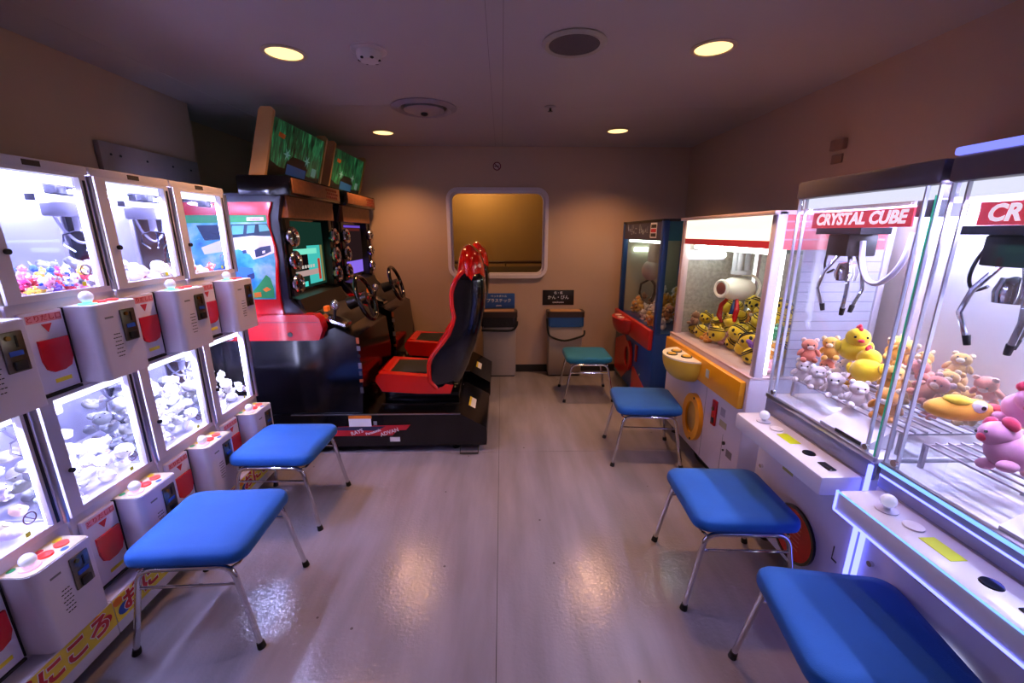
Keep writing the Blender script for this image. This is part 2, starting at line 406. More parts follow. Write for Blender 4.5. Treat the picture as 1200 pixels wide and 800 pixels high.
MB().lathe((0, 0, 0), [(0.040, 0), (0.040, -0.004), (0.016, -0.010), (0.0001, -0.010)], 20).build('cover_plate', dm, t)
MB().cyl((0, 0, -0.008), (0, 0, -0.030), 0.007).build('nozzle', dark_metal, t)
MB().cyl((0, 0, -0.028), (0, 0, -0.031), 0.016).build('deflector', dark_metal, t)

# wall fittings
t = thing('wall_panel', 'pale strip panel fixed to left wall above claw machines', 'wall panel', (XL, 2.42, 1.93))
MB().rbox(0.001, 0.03, 0.0, 0.74, -0.13, 0.09, 0.004).build('panel_board', mat('panel_grey', '948a8c', 0.5), t)
for y in (0.06, 0.12, 0.3, 0.5, 0.66): MB().cyl((0.03, y, 0.03), (0.033, y, 0.03), 0.006).build('screw', dark_metal, t)
t = thing('wall_bracket', 'small beige box fixed to upper right wall', 'wall box', (XR, 2.56, 2.01))
MB().rbox(-0.03, -0.001, -0.05, 0.05, 0.0, 0.06, 0.006).build('box_cover', mat('box_brown', '8a6a58', 0.5), t)
MB().rbox(-0.012, -0.001, -0.035, 0.045, -0.07, -0.02, 0.004).build('lower_plate', mat('box_brown', '8a6a58', 0.5), t)
def wall_sign(x0, x1, z0, z1, col, lines, label):
    t = thing('wall_sign', label, 'sign', ((x0 + x1) / 2, YB - 0.001, (z0 + z1) / 2))
    MB().rbox(-(x1 - x0) / 2, (x1 - x0) / 2, -0.006, -0.0005, -(z1 - z0) / 2, (z1 - z0) / 2, 0.002).build('sign_plate', col, t)
    for s_, sz, dz in lines: text(s_, sz, white_print, t, (0, -0.0065, dz), FRONT)
    return t
wall_sign(-0.211, 0.138, 0.742, 0.908, mat('sign_blue', '1b4c9c', 0.4), (('ペットボトル', 0.030, 0.05), ('プラスチック', 0.046, 0.0), ('plastic', 0.024, -0.052)), 'blue recycling sign above the left waste bin')
wall_sign(0.448, 0.795, 0.776, 0.942, mat('sign_black', '17100f', 0.4), (('缶・瓶', 0.032, 0.05), ('かん・びん', 0.048, 0.0), ('cans/bottles', 0.026, -0.052)), 'black recycling sign above the right waste bin')
t = thing('no_smoking_sign', 'small round no smoking sign above the window', 'sign', (-0.045, YB - 0.001, 2.212))
MB().prism(circ(0, 0, 0.042), 'y', -0.004, -0.0005).build('sign_disc', mat('sign_pale', 'b9a6a4', 0.5), t)
b = MB(); ring(b, circ(0, 0, 0.032), circ(0, 0, 0.042), -0.0055, -0.004); b.build('red_ring', mat('dull_red', '6a2630', 0.5), t)
MB().box(-0.026, 0.02, -0.0052, -0.004, -0.004, 0.004).build('cigarette', black_print, t)
b = MB(); b.add([(-0.028, -0.006, 0.022), (-0.022, -0.006, 0.028), (0.028, -0.006, -0.022), (0.022, -0.006, -0.028)], [(0, 1, 2, 3)]); b.build('red_bar', mat('dull_red', '6a2630', 0.5), t)

# ------------------------------------------------------------------ waste bins
bin_grey = mat('bin_grey', 'a3968e', 0.45, 0, 0.05, 8)
def bin_(x0, x1, label, bag):
    t = thing('waste_bin', label, 'bin', ((x0 + x1) / 2, 4.418, 0), 0, 'waste bins under the window')
    hw = (x1 - x0) / 2; d = 0.082
    MB().rbox(-hw + 0.02, hw - 0.02, -0.0, 2 * d, 0.012, 0.60, 0.012).build('bin_body', bin_grey, t)
    MB().box(-hw + 0.035, hw - 0.035, 0.015, 2 * d - 0.015, 0.0, 0.014).build('foot_plinth', black_plastic, t)
    lid = MB(); ring_o = rrect(0, d, 2 * hw, 2 * d + 0.02, 0.03); ring_i = rrect(0, d, 2 * hw - 0.07, 2 * d - 0.02, 0.02)
    n = len(ring_o)
    vs = [(x, y, 0.67) for x, y in ring_o] + [(x, y, 0.73) for x, y in ring_o] + [(x, y, 0.73) for x, y in ring_i] + [(x, y, 0.70) for x, y in ring_i]
    fs = [(k * n + i, k * n + (i + 1) % n, (k + 1) * n + (i + 1) % n, (k + 1) * n + i) for k in range(3) for i in range(n)]
    lid.add(vs, fs); lo = lid.build('bin_lid', mat('bin_lid_brown', '3a2a24', 0.4), t)
    MB().prism(rrect(0, d, 2 * hw - 0.072, 2 * d - 0.022, 0.02), 'z', 0.722, 0.7335).build('lid_flap', mat('lid_flap_beige', 'b0855c', 0.45), lo)
    bm_ = MB(); m = 44
    pts = [rrect(0, d, 2 * hw - 0.01, 2 * d + 0.012, 0.03, 10)[i] for i in range(44)]
    vs = []
    for (x, y) in pts: vs.append((x, y, 0.672))
    for i, (x, y) in enumerate(pts): vs.append((x * 1.0, y - 0.004, 0.57 + 0.010 * math.sin(i * 1.7)))
    bm_.add(vs, [(i, (i + 1) % m, m + (i + 1) % m, m + i) for i in range(m)])
    bm_.build('bin_liner', bag, t)
    return t, hw, d
tb, hw, d = bin_(-0.235, 0.165, 'grey waste bin with dark liner, under the blue sign', mat('liner_black', '1c1817', 0.45, bump=0.5, bscale=30))
MB().tube(smooth([(-hw + 0.01, -0.012, 0.535), (0.0, -0.016, 0.530), (hw - 0.06, -0.014, 0.535), (hw - 0.01, -0.012, 0.585), (hw - 0.004, 0.0, 0.63)]), 0.012, 8).build('liner_band', rubber, tb)
tb, hw, d = bin_(0.488, 0.892, 'grey waste bin with blue liner, under the black sign', mat('liner_blue', '23508e', 0.45, bump=0.5, bscale=30))
MB().tube(smooth([(-hw - 0.004, 0.0, 0.66), (-hw + 0.012, -0.012, 0.50), (-hw + 0.06, -0.016, 0.45), (-0.01, -0.018, 0.415), (hw - 0.05, -0.016, 0.455), (hw - 0.004, -0.012, 0.48), (hw + 0.004, 0.01, 0.52)]), 0.011, 8).build('liner_band', rubber, tb)

# ------------------------------------------------------------------ stools
BLUEF = mat('blue_velour', '0058ae', 0.75, 0, 0.18, 6, bump=0.15, bscale=400, sheen=0.12)
TEALF = mat('teal_velour', '0a6f9a', 0.75, 0, 0.15, 6, bump=0.15, bscale=400, sheen=0.12)
def bezier_u(x0, z0, x1, zt, y0, yt, rr=0.05, n=6):
    """inverted U tube: foot (x0,y0,z0) up to zt, across, down to the other foot; top corners rounded"""
    pts = [Vector((-x0, y0, z0))]
    tl = Vector((-x1, yt, zt)); tr = Vector((x1, yt, zt)); fl_ = Vector((-x0, y0, z0)); fr_ = Vector((x0, y0, z0))
    for corner, a, b in ((tl, fl_, tr), (tr, tl, fr_)):
        da = (a - corner).normalized() * rr; db = (b - corner).normalized() * rr
        for i in range(n + 1):
            s = i / n; pts.append((corner + da) * (1 - s) ** 2 + corner * 2 * s * (1 - s) + (corner + db) * s ** 2)
    pts.append(fr_)
    return pts
def stool(loc, rz, label, fabric=BLUEF):
    t = thing('stool', label, 'stool', loc, rz, 'low blue padded stools')
    b = MB(); SW, SD, SH = 0.215, 0.205, 0.045
    ol = rrect(0, 0, 2 * SW, 2 * SD, 0.055, 6); n = len(ol)
    rings = [(0.96, 0.378), (1.0, 0.386), (1.01, 0.400), (1.0, 0.418), (0.965, 0.429), (0.80, 0.435), (0.4, 0.438)]
    vs = [(x * k, y * k, z) for k, z in rings for x, y in ol]
    fs = [(k * n + i, k * n + (i + 1) % n, (k + 1) * n + (i + 1) % n, (k + 1) * n + i) for k in range(len(rings) - 1) for i in range(n)]
    fs += [tuple(range(n - 1, -1, -1)), tuple(range((len(rings) - 1) * n, len(rings) * n))]
    b.add(vs, fs); b.build('seat', fabric, t, 60)
    MB().prism(rrect(0, 0, 2 * SW - 0.05, 2 * SD - 0.05, 0.04), 'z', 0.366, 0.379).build('seat_board', black_plastic, t)
    for s in (-1, 1):
        fr = MB().tube(bezier_u(0.228, 0.018, 0.165, 0.360, s * 0.205, s * 0.185), 0.0105, 10).build('leg_frame', chrome, t)
        for q in (-1, 1):
            MB().cyl((q * 0.231, s * 0.2055, 0.0), (q * 0.2265, s * 0.2045, 0.026), 0.0155, 0.013, 12).build('rubber_foot', rubber, fr)
        zc = 0.285; k = (zc - 0.018) / (0.342)
        xc = 0.228 + (0.165 - 0.228) * k - 0.004; yc = s * (0.205 - 0.02 * k)
        MB().tube([(-xc, yc, zc), (xc, yc, zc)], 0.006, 8).build('crossbar', chrome, t)
    for q in (-1, 1):
        MB().tube([(q * 0.165, -0.185, 0.356), (q * 0.175, -0.16, 0.352), (q * 0.175, 0.16, 0.352), (q * 0.165, 0.185, 0.356)], 0.006, 8).build('side_rail', chrome, t)
    return t
stool((-1.175, 1.49, 0), R(2), 'blue stool before the left claw machines, nearer the viewer')
stool((-1.215, 2.165, 0), R(-1), 'blue stool before the left claw machines, beside the racing game base')
stool((1.005, 1.615, 0), R(-3), 'blue stool before the red round hatch of the further acrylic claw machine')
stool((1.052, 0.968, 0), R(-10), 'blue stool at bottom right, closest to the viewer')
stool((1.000, 2.735, 0), R(-6), 'blue stool before the orange oval hatch of the yellow-trimmed claw machine', BLUEF)
stool((0.815, 3.885, 0), R(-1), 'teal-blue stool before the bin under the black sign', TEALF)

# ------------------------------------------------------------------ plush toys
def plush_mat(c): return mat('plush_' + c, c, 0.95, 0, 0.10, 60, bump=0.25, bscale=180, sheen=0.4)
EYE = mat('plush_eye', '0b0b0c', 0.2)
def mini_mesh(col, col2, kind):
    """small plush modelled as one mesh, centred, about radius 1"""
    b = MB()
    if kind == 0:      # sitting bear
        b.ell((0, 0, -0.35), (0.62, 0.55, 0.6), None, 10, 7); b.ell((0, -0.05, 0.42), (0.58, 0.52, 0.5), None, 10, 7)
        for s in (-1, 1): b.ell((s * 0.45, 0, 0.82), (0.2, 0.12, 0.2), None, 8, 5); b.ell((s * 0.42, -0.5, -0.72), (0.24, 0.34, 0.22), None, 8, 5, 1); b.ell((s * 0.6, -0.2, -0.2), (0.18, 0.2, 0.34), (0, s * -0.4, 0), 8, 5); b.ell((s * 0.2, -0.52, 0.5), 0.07, None, 6, 4, 2)
        b.ell((0, -0.5, 0.32), (0.24, 0.16, 0.18), None, 8, 5, 1)
    elif kind == 1:    # long eared
        b.ell((0, 0, -0.2), (0.66, 0.6, 0.66), None, 10, 7)
        for s in (-1, 1): b.ell((s * 0.26, 0, 0.68), (0.15, 0.1, 0.42), (0, s * 0.2, 0), 8, 6, 1); b.ell((s * 0.22, -0.55, -0.05), 0.07, None, 6, 4, 2); b.ell((s * 0.4, -0.4, -0.72), (0.2, 0.3, 0.16), None, 8, 5)
        b.ell((0, -0.6, -0.2), (0.12, 0.08, 0.08), None, 6, 4, 1)
    elif kind == 2:    # round ball with band
        b.ell((0, 0, 0), (0.8, 0.76, 0.72), None, 12, 8); b.torus((0, 0, 0), (0.3, 0.2, 1), 0.74, 0.1, 16, 6, 1)
        for s in (-1, 1): b.ell((s * 0.25, -0.7, 0.15), 0.09, None, 6, 4, 2)
    else:              # lumpy cushion
        b.ell((0, 0, 0), (0.9, 0.6, 0.5), None, 10, 7); b.ell((0.5, 0.1, 0.25), (0.4, 0.4, 0.35), None, 8, 6, 1); b.ell((-0.5, -0.1, 0.2), (0.36, 0.4, 0.3), None, 8, 6)
        b.ell((0.1, -0.3, 0.3), (0.3, 0.3, 0.25), None, 8, 6, 1)
    return b.mesh('mini_plush', [plush_mat(col), plush_mat(col2), EYE], 70)
MINI = {}
def mini(col, col2, kind):
    k = (col, col2, kind)
    if k not in MINI: MINI[k] = mini_mesh(*k)
    return MINI[k]
def pack(n, x0, x1, y0, y1, z0, rmin, rmax, slope=None, rng=random, tries=30, keep=0.92, init=()):
    out = list(init)
    for _ in range(n):
        r = rng.uniform(rmin, rmax); best = None
        for _t in range(tries):
            x = rng.uniform(x0 + r, x1 - r); y = rng.uniform(y0 + r, y1 - r); z = z0 + r * 0.80
            for (X, Y, Z, RR) in out:
                dd = (x - X) ** 2 + (y - Y) ** 2; s = (r + RR) * keep
                if dd < s * s: z = max(z, Z + math.sqrt(s * s - dd))
            sc = z + (slope(x, y) if slope else 0)
            if best is None or sc < best[0]: best = (sc, x, y, z)
        out.append((best[1], best[2], best[3], r))
    return out[len(init):]
def to_world(root, p):
    a = root.rotation_euler.z; c, s = math.cos(a), math.sin(a)
    return (root.location.x + c * p[0] - s * p[1], root.location.y + s * p[0] + c * p[1], root.location.z + p[2])
def heap_mini(root, spots, kinds, label, group, rng, name='mini_plush_toy', cat='plush toy'):
    for (x, y, z, r) in spots:
        o = bpy.data.objects.new(name, mini(*rng.choice(kinds))); C.objects.link(o)
        o.location = to_world(root, (x, y, z)); o.scale = (r, r, r)
        o.rotation_euler = (rng.uniform(-0.7, 0.7), rng.uniform(-0.7, 0.7), root.rotation_euler.z + rng.uniform(-1.2, 1.2))
        tag(o, label, cat, group)

# larger plush with parts; local: faces -y, centre at origin, unit radius
def plush_bear(col, muzzle):
    t = bpy.data.objects.new('plush_bear', None); m, m2 = plush_mat(col), plush_mat(muzzle)
    C.objects.link(t)
    MB().ell((0, 0, -0.4), (0.6, 0.52, 0.58)).build('body', m, t, 70)
    h = MB().ell((0, -0.05, 0.42), (0.6, 0.54, 0.52)).build('head', m, t, 70)
    MB().ell((0, -0.52, 0.30), (0.25, 0.16, 0.19), None, 10, 6).build('muzzle', m2, h, 70)
    for s in (-1, 1):
        MB().ell((s * 0.45, 0, 0.84), (0.2, 0.12, 0.2), None, 10, 6).build('ear', m2, t, 70)
        MB().ell((s * 0.21, -0.52, 0.52), 0.07, None, 8, 5).build('eye', EYE, h, 70)
        MB().ell((s * 0.62, -0.2, -0.2), (0.19, 0.21, 0.36), (0, s * -0.5, 0), 10, 6).build('arm', m, t, 70)
        MB().ell((s * 0.40, -0.52, -0.76), (0.24, 0.36, 0.22), None, 10, 6).build('leg', m, t, 70)
    return t
def plush_bee(body, dark):
    t = bpy.data.objects.new('plush_bee_ball', None); m, m2 = plush_mat(body), plush_mat(dark)
    C.objects.link(t)
    MB().ell((0, 0, 0), (0.86, 0.82, 0.8), None, 16, 10).build('body', m, t, 70)
    for z in (0.30, 0.52):
        rr = 0.845 * math.sqrt(1 - (z / 0.8) ** 2)
        MB().torus((0, 0.06, z), (0, 0.25, 1), rr, 0.055, 20, 6).build('stripe', m2, t, 70)
    for s in (-1, 1):
        MB().ell((s * 0.34, -0.66, -0.02), (0.19, 0.14, 0.22), (0, s * 0.4, 0), 10, 6).build('eye_patch', m2, t, 70)
        MB().ell((s * 0.48, 0.05, 0.78), (0.15, 0.1, 0.2), None, 8, 6).build('ear', m, t, 70)
    MB().ell((0, -0.76, -0.28), (0.14, 0.1, 0.1), None, 8, 5).build('nose', m2, t, 70)
    return t
def plush_chick(col, comb):
    t = bpy.data.objects.new('plush_chick', None); m, m2 = plush_mat(col), plush_mat(comb)
    C.objects.link(t)
    MB().ell((0, 0.1, -0.3), (0.72, 0.78, 0.66), None, 14, 9).build('body', m, t, 70)
    h = MB().ell((0, -0.2, 0.38), (0.56, 0.56, 0.52), None, 14, 9).build('head', m, t, 70)
    b = MB()
    for y, z, r in ((-0.4, 0.86, 0.14), (-0.18, 0.95, 0.18), (0.06, 0.88, 0.15)): b.ell((0, y, z), (0.10, r, r), None, 8, 6)
    b.build('comb', m2, t, 70)
    MB().ell((0, -0.76, 0.32), (0.16, 0.18, 0.10), None, 8, 6).build('beak', m2, h, 70)
    for s in (-1, 1):
        MB().ell((s * 0.26, -0.66, 0.5), 0.07, None, 8, 5).build('eye', EYE, h, 70)
        MB().ell((s * 0.72, 0.15, -0.2), (0.14, 0.42, 0.32), None, 8, 6).build('wing', m, t, 70)
    return t
def plush_duck(col, white):
    t = bpy.data.objects.new('plush_duck', None); m, m2 = plush_mat(col), plush_mat(white)
    C.objects.link(t)
    MB().ell((0, 0, 0), (1.25, 0.55, 0.5), None, 16, 9).build('body', m, t, 70)
    MB().ell((1.15, -0.05, 0.12), (0.34, 0.36, 0.2), None, 10, 6).build('tail', plush_mat('e0505a'), t, 70)
    e = MB().ell((0.35, -0.42, 0.28), (0.26, 0.2, 0.26), None, 10, 7).build('eye_white', m2, t, 70)
    MB().ell((0.38, -0.6, 0.30), (0.09, 0.06, 0.09), None, 8, 5).build('pupil', EYE, e, 70)
    MB().ell((-0.2, -0.1, 0.42), (0.5, 0.4, 0.2), None, 10, 6).build('back_fin', plush_mat('f2d23a'), t, 70)
    return t
def plush_pig(col, ear):
    t = bpy.data.objects.new('plush_pig', None); m, m2 = plush_mat(col), plush_mat(ear)
    C.objects.link(t)
    MB().ell((0, 0, -0.25), (0.8, 0.7, 0.7), None, 14, 9).build('body', m, t, 70)
    h = MB().ell((0, -0.3, 0.35), (0.62, 0.55, 0.5), None, 14, 9).build('head', m, t, 70)
    MB().ell((0, -0.82, 0.25), (0.2, 0.12, 0.16), None, 10, 6).build('snout', m2, h, 70)
    for s in (-1, 1):
        MB().ell((s * 0.48, -0.2, 0.74), (0.34, 0.2, 0.24), (0, s * 0.7, 0), 10, 6).build('ear', m2, t, 70)
        MB().ell((s * 0.24, -0.80, 0.46), 0.06, None, 8, 5).build('eye', EYE, h, 70)
        MB().ell((s * 0.5, -0.5, -0.75), (0.26, 0.32, 0.22), None, 10, 6).build('foot', m, t, 70)
    return t
def put(src, used, root, p, r, rng, label, group, rot=None, cat='plush toy'):
    """place the first copy itself, then linked copies with parts"""
    o = src if id(src) not in used else dup(src)
    used.add(id(src))
    o.location = to_world(root, p); o.scale = (r, r, r)
    o.rotation_euler = rot if rot else (rng.uniform(-0.6, 0.6), rng.uniform(-0.6, 0.6), root.rotation_euler.z + rng.uniform(-1.0, 1.0))
    tag(o, label, cat, group)
    return o
USED = set()

# ------------------------------------------------------------------ left: stacked small claw machines
XF = -1.55; PITCHY = 0.395
led_white = emis('led_white', (0.53, 0.54, 1.0), LED_WHITE)
inner_white = mat('inner_white', 'e6e4f4', 0.45, 0, 0.03)
coin_metal = mat('coin_plate_metal', '6e6a62', 0.3, 0.9, 0.5, 45)
top_print = mat('rainbow_plate', 'd9c7a8', 0.35, 0, 0.6, 18)
door_red = mat('translucent_red', 'c31a2a', 0.22, 0, 0.15, 8, coat=0.3)
foam = mat('foam_print', 'e9cf3c', 0.5, 0, 0.25, 12)
W, D = PITCHY, 0.55
def claw_unit(loc, label):
    t = thing('stacked_claw_machine', label, 'claw machine', loc, R(90), 'stacked white claw machines')
    # local: x along the row (0..W), y into the machine, z up, front at y = 0
    MB().rbox(0.003, W - 0.003, 0.002, D, 0.205, 0.560, 0.005).build('lower_panel', white_metal, t)
    MB().rbox(0.003, W - 0.003, 0.002, D, 1.005, 1.330, 0.005).build('middle_panel', white_metal, t)
    MB().rbox(0.003, W - 0.003, 0.0, D, 1.758, 1.790, 0.005).build('top_panel', white_metal, t)
    MB().box(0.004, W - 0.004, D - 0.012, D, 0.56, 1.005).build('back_panel', inner_white, t)
    MB().box(0.004, W - 0.004, D - 0.012, D, 1.33, 1.758).build('back_panel', inner_white, t)
    pl = MB().rbox(0.001, W - 0.001, -0.065, D, 0.05, 0.204, 0.004).build('plinth', white_plastic, t)
    MB().box(0.002, W - 0.002, -0.0665, -0.065, 0.098, 0.198).build('poster', foam, pl)
    for k, (cx, cz, rr, m_) in enumerate(((0.04, 0.135, 0.028, blue_print), (0.075, 0.165, 0.022, green_print), (0.02, 0.18, 0.02, orange_print), (0.36, 0.15, 0.022, red_print), (0.10, 0.188, 0.014, red_print), (0.33, 0.185, 0.016, orange_print))):
        MB().prism(circ(cx, cz, rr, rr * 0.85, 14), 'y', -0.0672, -0.0665).build('printed_shape', m_, pl)
    text('おにころ', 0.086, white_print, pl, (0.205, -0.0674, 0.148), FRONT, 0.0003, bold=0.006)
    text('おにころ', 0.086, red_print, pl, (0.205, -0.0682, 0.148), FRONT, 0.0003, bold=0.003)
    for x in (0.05, W - 0.05): 
        for y in (0.03, D - 0.05): MB().cyl((x, y, 0), (x, y, 0.052), 0.016).build('foot', dark_metal, t)
    for (z0, z1) in ((0.56, 1.005), (1.33, 1.758)):
        wx0, wx1 = 0.055, 0.343; a, b_ = z0 + 0.022, z1 - 0.012
        for x0, x1, nm in ((0.004, 0.018, 'corner_post'), (W - 0.018, W - 0.004, 'corner_post')):
            MB().box(x0, x1, D - 0.03, D - 0.012, z0, z1).build(nm, white_metal, t)
        fr = MB().box(0.010, wx0, -0.006, 0.014, z0, z1).box(wx1, W - 0.024, -0.006, 0.014, z0, z1).box(wx0, wx1, -0.006, 0.014, z0, a).box(wx0, wx1, -0.006, 0.014, b_, z1)
        f = fr.build('window_frame', white_metal, t)
        MB().box(wx0, wx1, 0.002, 0.006, a, b_).build('glass_pane', clear, f)
        MB().box(wx1, wx1 + 0.003, -0.0075, -0.006, a, b_).build('bright_edge', alu, f)
        MB().box(W - 0.040, W - 0.031, -0.008, -0.006, z0 + 0.02, z1 - 0.02).build('hinge_strip', dark_metal, f)
        MB().cyl((W - 0.011, -0.004, z0 + 0.002), (W - 0.011, -0.004, z1 - 0.002), 0.011, None, 12).build('edge_tube', alu, t)
        MB().cyl((0.046, -0.008, (z0 + z1) / 2 - 0.05), (0.046, -0.018, (z0 + z1) / 2 - 0.05), 0.009).build('lock', dark_metal, f)
        for x in (0.006, W - 0.010):
            MB().box(x, x + 0.004, 0.016, D - 0.03, z0 + 0.001, z1 - 0.001).build('side_pane', clear, t)
        # LED bar, a hood added to block its spill, and crane rail under the top
        hs = MB().box(0.05, W - 0.05, 0.018, 0.024, z1 - 0.046, z1 - 0.002).box(0.05, W - 0.05, 0.024, 0.062, z1 - 0.008, z1 - 0.002).build('added_baffle', white_plastic, t)
        MB().rbox(0.06, W - 0.055, 0.030, 0.056, z1 - 0.030, z1 - 0.010, 0.006).build('led_bar', led_white, hs)
        MB().box(0.06, W - 0.055, 0.0165, 0.018, z1 - 0.044, z1 - 0.014).build('baffle_glow_face', emis('baffle_glow', (0.85, 0.86, 1.0), 2.2), hs)  # glowing face on the added hood, stands in for the LED string it hides
        MB().rbox(0.06, W - 0.055, D - 0.06, D - 0.035, z1 - 0.028, z1 - 0.008, 0.006).build('added_fill_bar', emis('fill_bar_glow', (0.56, 0.58, 1.0), 130), t)  # extra light added at the rear top to lift the interior
        for x in (0.030, 0.352): MB().box(x, x + 0.010, 0.018, 0.030, z0 + 0.02, z1 - 0.05).build('added_fill_strip', emis('fill_strip_glow', (0.60, 0.62, 1.0), 42), t)  # extra light added behind the frame to brighten the toys
        MB().box(0.02, W - 0.02, 0.24, 0.28, z1 - 0.085, z1 - 0.06).build('crane_rail', white_plastic, t)
        cr = MB().rbox(0.12, 0.25, 0.18, 0.34, z1 - 0.14, z1 - 0.085, 0.008).build('crane_carriage', white_plastic, t)
        MB().rbox(W - 0.085, W - 0.045, 0.05, 0.10, z1 - 0.07, z1 - 0.02, 0.006).build('rail_motor', dark_metal, t)
        hose = [(0.11 + 0.02, 0.30, z1 - 0.13)] + [(0.13 + 0.20 * s, 0.30, z1 - 0.15 - 0.10 * math.sin(math.pi * s)) for s in (0.1, 0.25, 0.4, 0.55, 0.7, 0.85)] + [(0.345, 0.32, z1 - 0.09)]
        MB().tube(smooth(hose, 3), 0.006, 8).build('white_hose', white_plastic, t)
        MB().cyl((0.185, 0.26, z1 - 0.14), (0.185, 0.26, z1 - 0.20), 0.016).build('claw_hub', white_plastic, t)
        for k in range(3):
            an = k * 2.094 + 0.5; dx, dy = math.cos(an), math.sin(an)
            MB().tube([(0.185, 0.26, z1 - 0.195), (0.185 + 0.055 * dx, 0.26 + 0.055 * dy, z1 - 0.215), (0.185 + 0.06 * dx, 0.26 + 0.06 * dy, z1 - 0.255), (0.185 + 0.03 * dx, 0.26 + 0.03 * dy, z1 - 0.285)], 0.004, 6).build('claw_arm', chrome, t)
        # no smoking sticker on the glass
        rg = MB(); ring(rg, circ(wx1 - 0.05, a + 0.065, 0.017, None, 18), circ(wx1 - 0.05, a + 0.065, 0.021, None, 18), 0.0008, 0.0018)
        rg.add([(wx1 - 0.064, 0.001, a + 0.078), (wx1 - 0.062, 0.001, a + 0.080), (wx1 - 0.036, 0.001, a + 0.052), (wx1 - 0.038, 0.001, a + 0.050)], [(0, 1, 2, 3)])
        rg.build('glass_sticker', mat('sticker_mauve', '8a6a80', 0.5), f)
        MB().box(wx1 - 0.075, wx1 - 0.06, 0.0005, 0.0015, a + 0.008, a + 0.024).build('yellow_sticker', lime_print, f)
    for x in (0.17,): MB().box(x, x + 0.055, -0.002, 0.0, 1.765, 1.783).build('header_slot', mat('slot_brown', '3b302c', 0.6), t)
    # prize outlet panels and control boxes
    for (zb, zt, up) in ((0.235, 0.528, False), (1.022, 1.298, True)):
        pd = MB().rbox(0.022, 0.156, -0.014, 0.002, zb, zt, 0.004).build('outlet_panel', white_plastic, t)
        ol = [(0.050, zt - 0.095), (0.146, zt - 0.095), (0.146, zt - 0.17), (0.135, zt - 0.198), (0.11, zt - 0.208), (0.075, zt - 0.208), (0.058, zt - 0.195), (0.050, zt - 0.165)]
        MB().prism(ol, 'y', -0.022, -0.014).build('prize_hatch', door_red, pd)
        MB().prism([(0.078, zt - 0.043), (0.112, zt - 0.043), (0.095, zt - 0.072)], 'y', -0.0152, -0.014).build('arrow_print', red_print, pd)
        MB().box(0.036, 0.148, -0.0146, -0.014, zt - 0.036, zt - 0.010).build('header_strip', pink_print, pd)
        text('とりだし口', 0.023, red_print, pd, (0.092, -0.0152, zt - 0.023), FRONT, 0.0003)
        MB().box(0.075, 0.130, -0.0146, -0.014, zb + 0.028, zb + 0.042).build('yellow_label', yellow_print, pd)
        MB().box(0.025, 0.158, -0.016, -0.002, zb - 0.012, zb - 0.003).build('outlet_slot', black_print, t)
        MB().box(0.1575, 0.1615, -0.013, 0.001, zb, zt).build('dark_edge', dark_metal, t)
        # control box with rounded near corner
        x0, x1, yf = 0.163, 0.352, -0.105
        ol = [(x0, 0.0)] + [(x0 + 0.028 - 0.028 * math.cos(a), yf + 0.028 - 0.028 * math.sin(a)) for a in [R(q) for q in (0, 18, 36, 54, 72, 90)]] + [(x1 - 0.006, yf), (x1, yf + 0.006), (x1, 0.0)]
        bx = MB().prism(ol, 'z', zb, zt).build('control_box', white_plastic, t)
        tp = MB().prism([(x * 0.985 + 0.004, y * 0.97) for x, y in ol], 'z', zt, zt + 0.003).build('top_plate', white_print if up else top_print, bx)
        MB().lathe((x0 + 0.045, yf + 0.048, zt + 0.003), [(0.026, 0), (0.026, 0.004), (0.012, 0.006), (0.008, 0.016), (0.0001, 0.016)], 16).build('joystick_base', mat('joystick_glow_teal', 'bfeee0', 0.2, emit=1.6, ecol='38e0b0') if up else mat('joystick_glow_pink', 'eed0dc', 0.2, emit=0.9, ecol='f0a0d0'), bx)
        MB().ell((x0 + 0.045, yf + 0.048, zt + 0.030), 0.0215, None, 14, 9).build('joystick_ball', ball_clear, bx)
        for k, x in enumerate((x0 + 0.095, x0 + 0.145)):
            MB().lathe((x, yf + 0.05, zt + 0.003), [(0.019, 0), (0.019, 0.006), (0.014, 0.007), (0.0001, 0.009)], 16).build('push_button', [mat('button_red', 'e02a2a', 0.3, emit=0.8, ecol='ff2a1a')] if k == 0 else mat('button_rim_red', 'd84a46', 0.3, emit=0.3, ecol='ff6a5a'), bx)
        if not up:
            for (cx, cy, rr, m_) in ((x0 + 0.07, yf + 0.085, 0.016, yellow_print), (x0 + 0.125, yf + 0.02, 0.012, blue_print), (x0 + 0.03, yf + 0.09, 0.012, green_print), (x0 + 0.165, yf + 0.085, 0.014, yellow_print), (x0 + 0.11, yf + 0.088, 0.012, red_print)):
                MB().prism(circ(cx, cy, rr, rr * 0.8, 12), 'z', zt + 0.003, zt + 0.0036).build('printed_dot', m_, bx)
        cp = MB().rbox(x0 + 0.105, x1 - 0.022, yf - 0.006, yf, zt - 0.15, zt - 0.028, 0.003).build('coin_plate', coin_metal, bx)
        MB().cyl((x0 + 0.123, yf - 0.006, zt - 0.045), (x0 + 0.123, yf - 0.012, zt - 0.045), 0.007).build('coin_lock', mat('brass', '9a7434', 0.3, 1.0), bx)
        MB().box(x0 + 0.142, x0 + 0.147, yf - 0.008, yf - 0.006, zt - 0.075, zt - 0.04).build('coin_slot', black_print, bx)
        MB().box(x0 + 0.118, x0 + 0.155, yf - 0.0075, yf - 0.006, zt - 0.10, zt - 0.085).build('blue_label', blue_print, bx)
        MB().rbox(x0 + 0.120, x0 + 0.154, yf - 0.014, yf - 0.005, zt - 0.145, zt - 0.115, 0.004).build('coin_return', black_plastic, bx)
        g = MB()
        for r_ in range(7):
            for c_ in range(3 + (r_ % 2)):
                x = x0 + 0.065 + c_ * 0.009 - (r_ % 2) * 0.0045; z = zt - 0.115 - r_ * 0.014
                g.box(x, x + 0.006, yf - 0.0012, yf, z, z + 0.003)
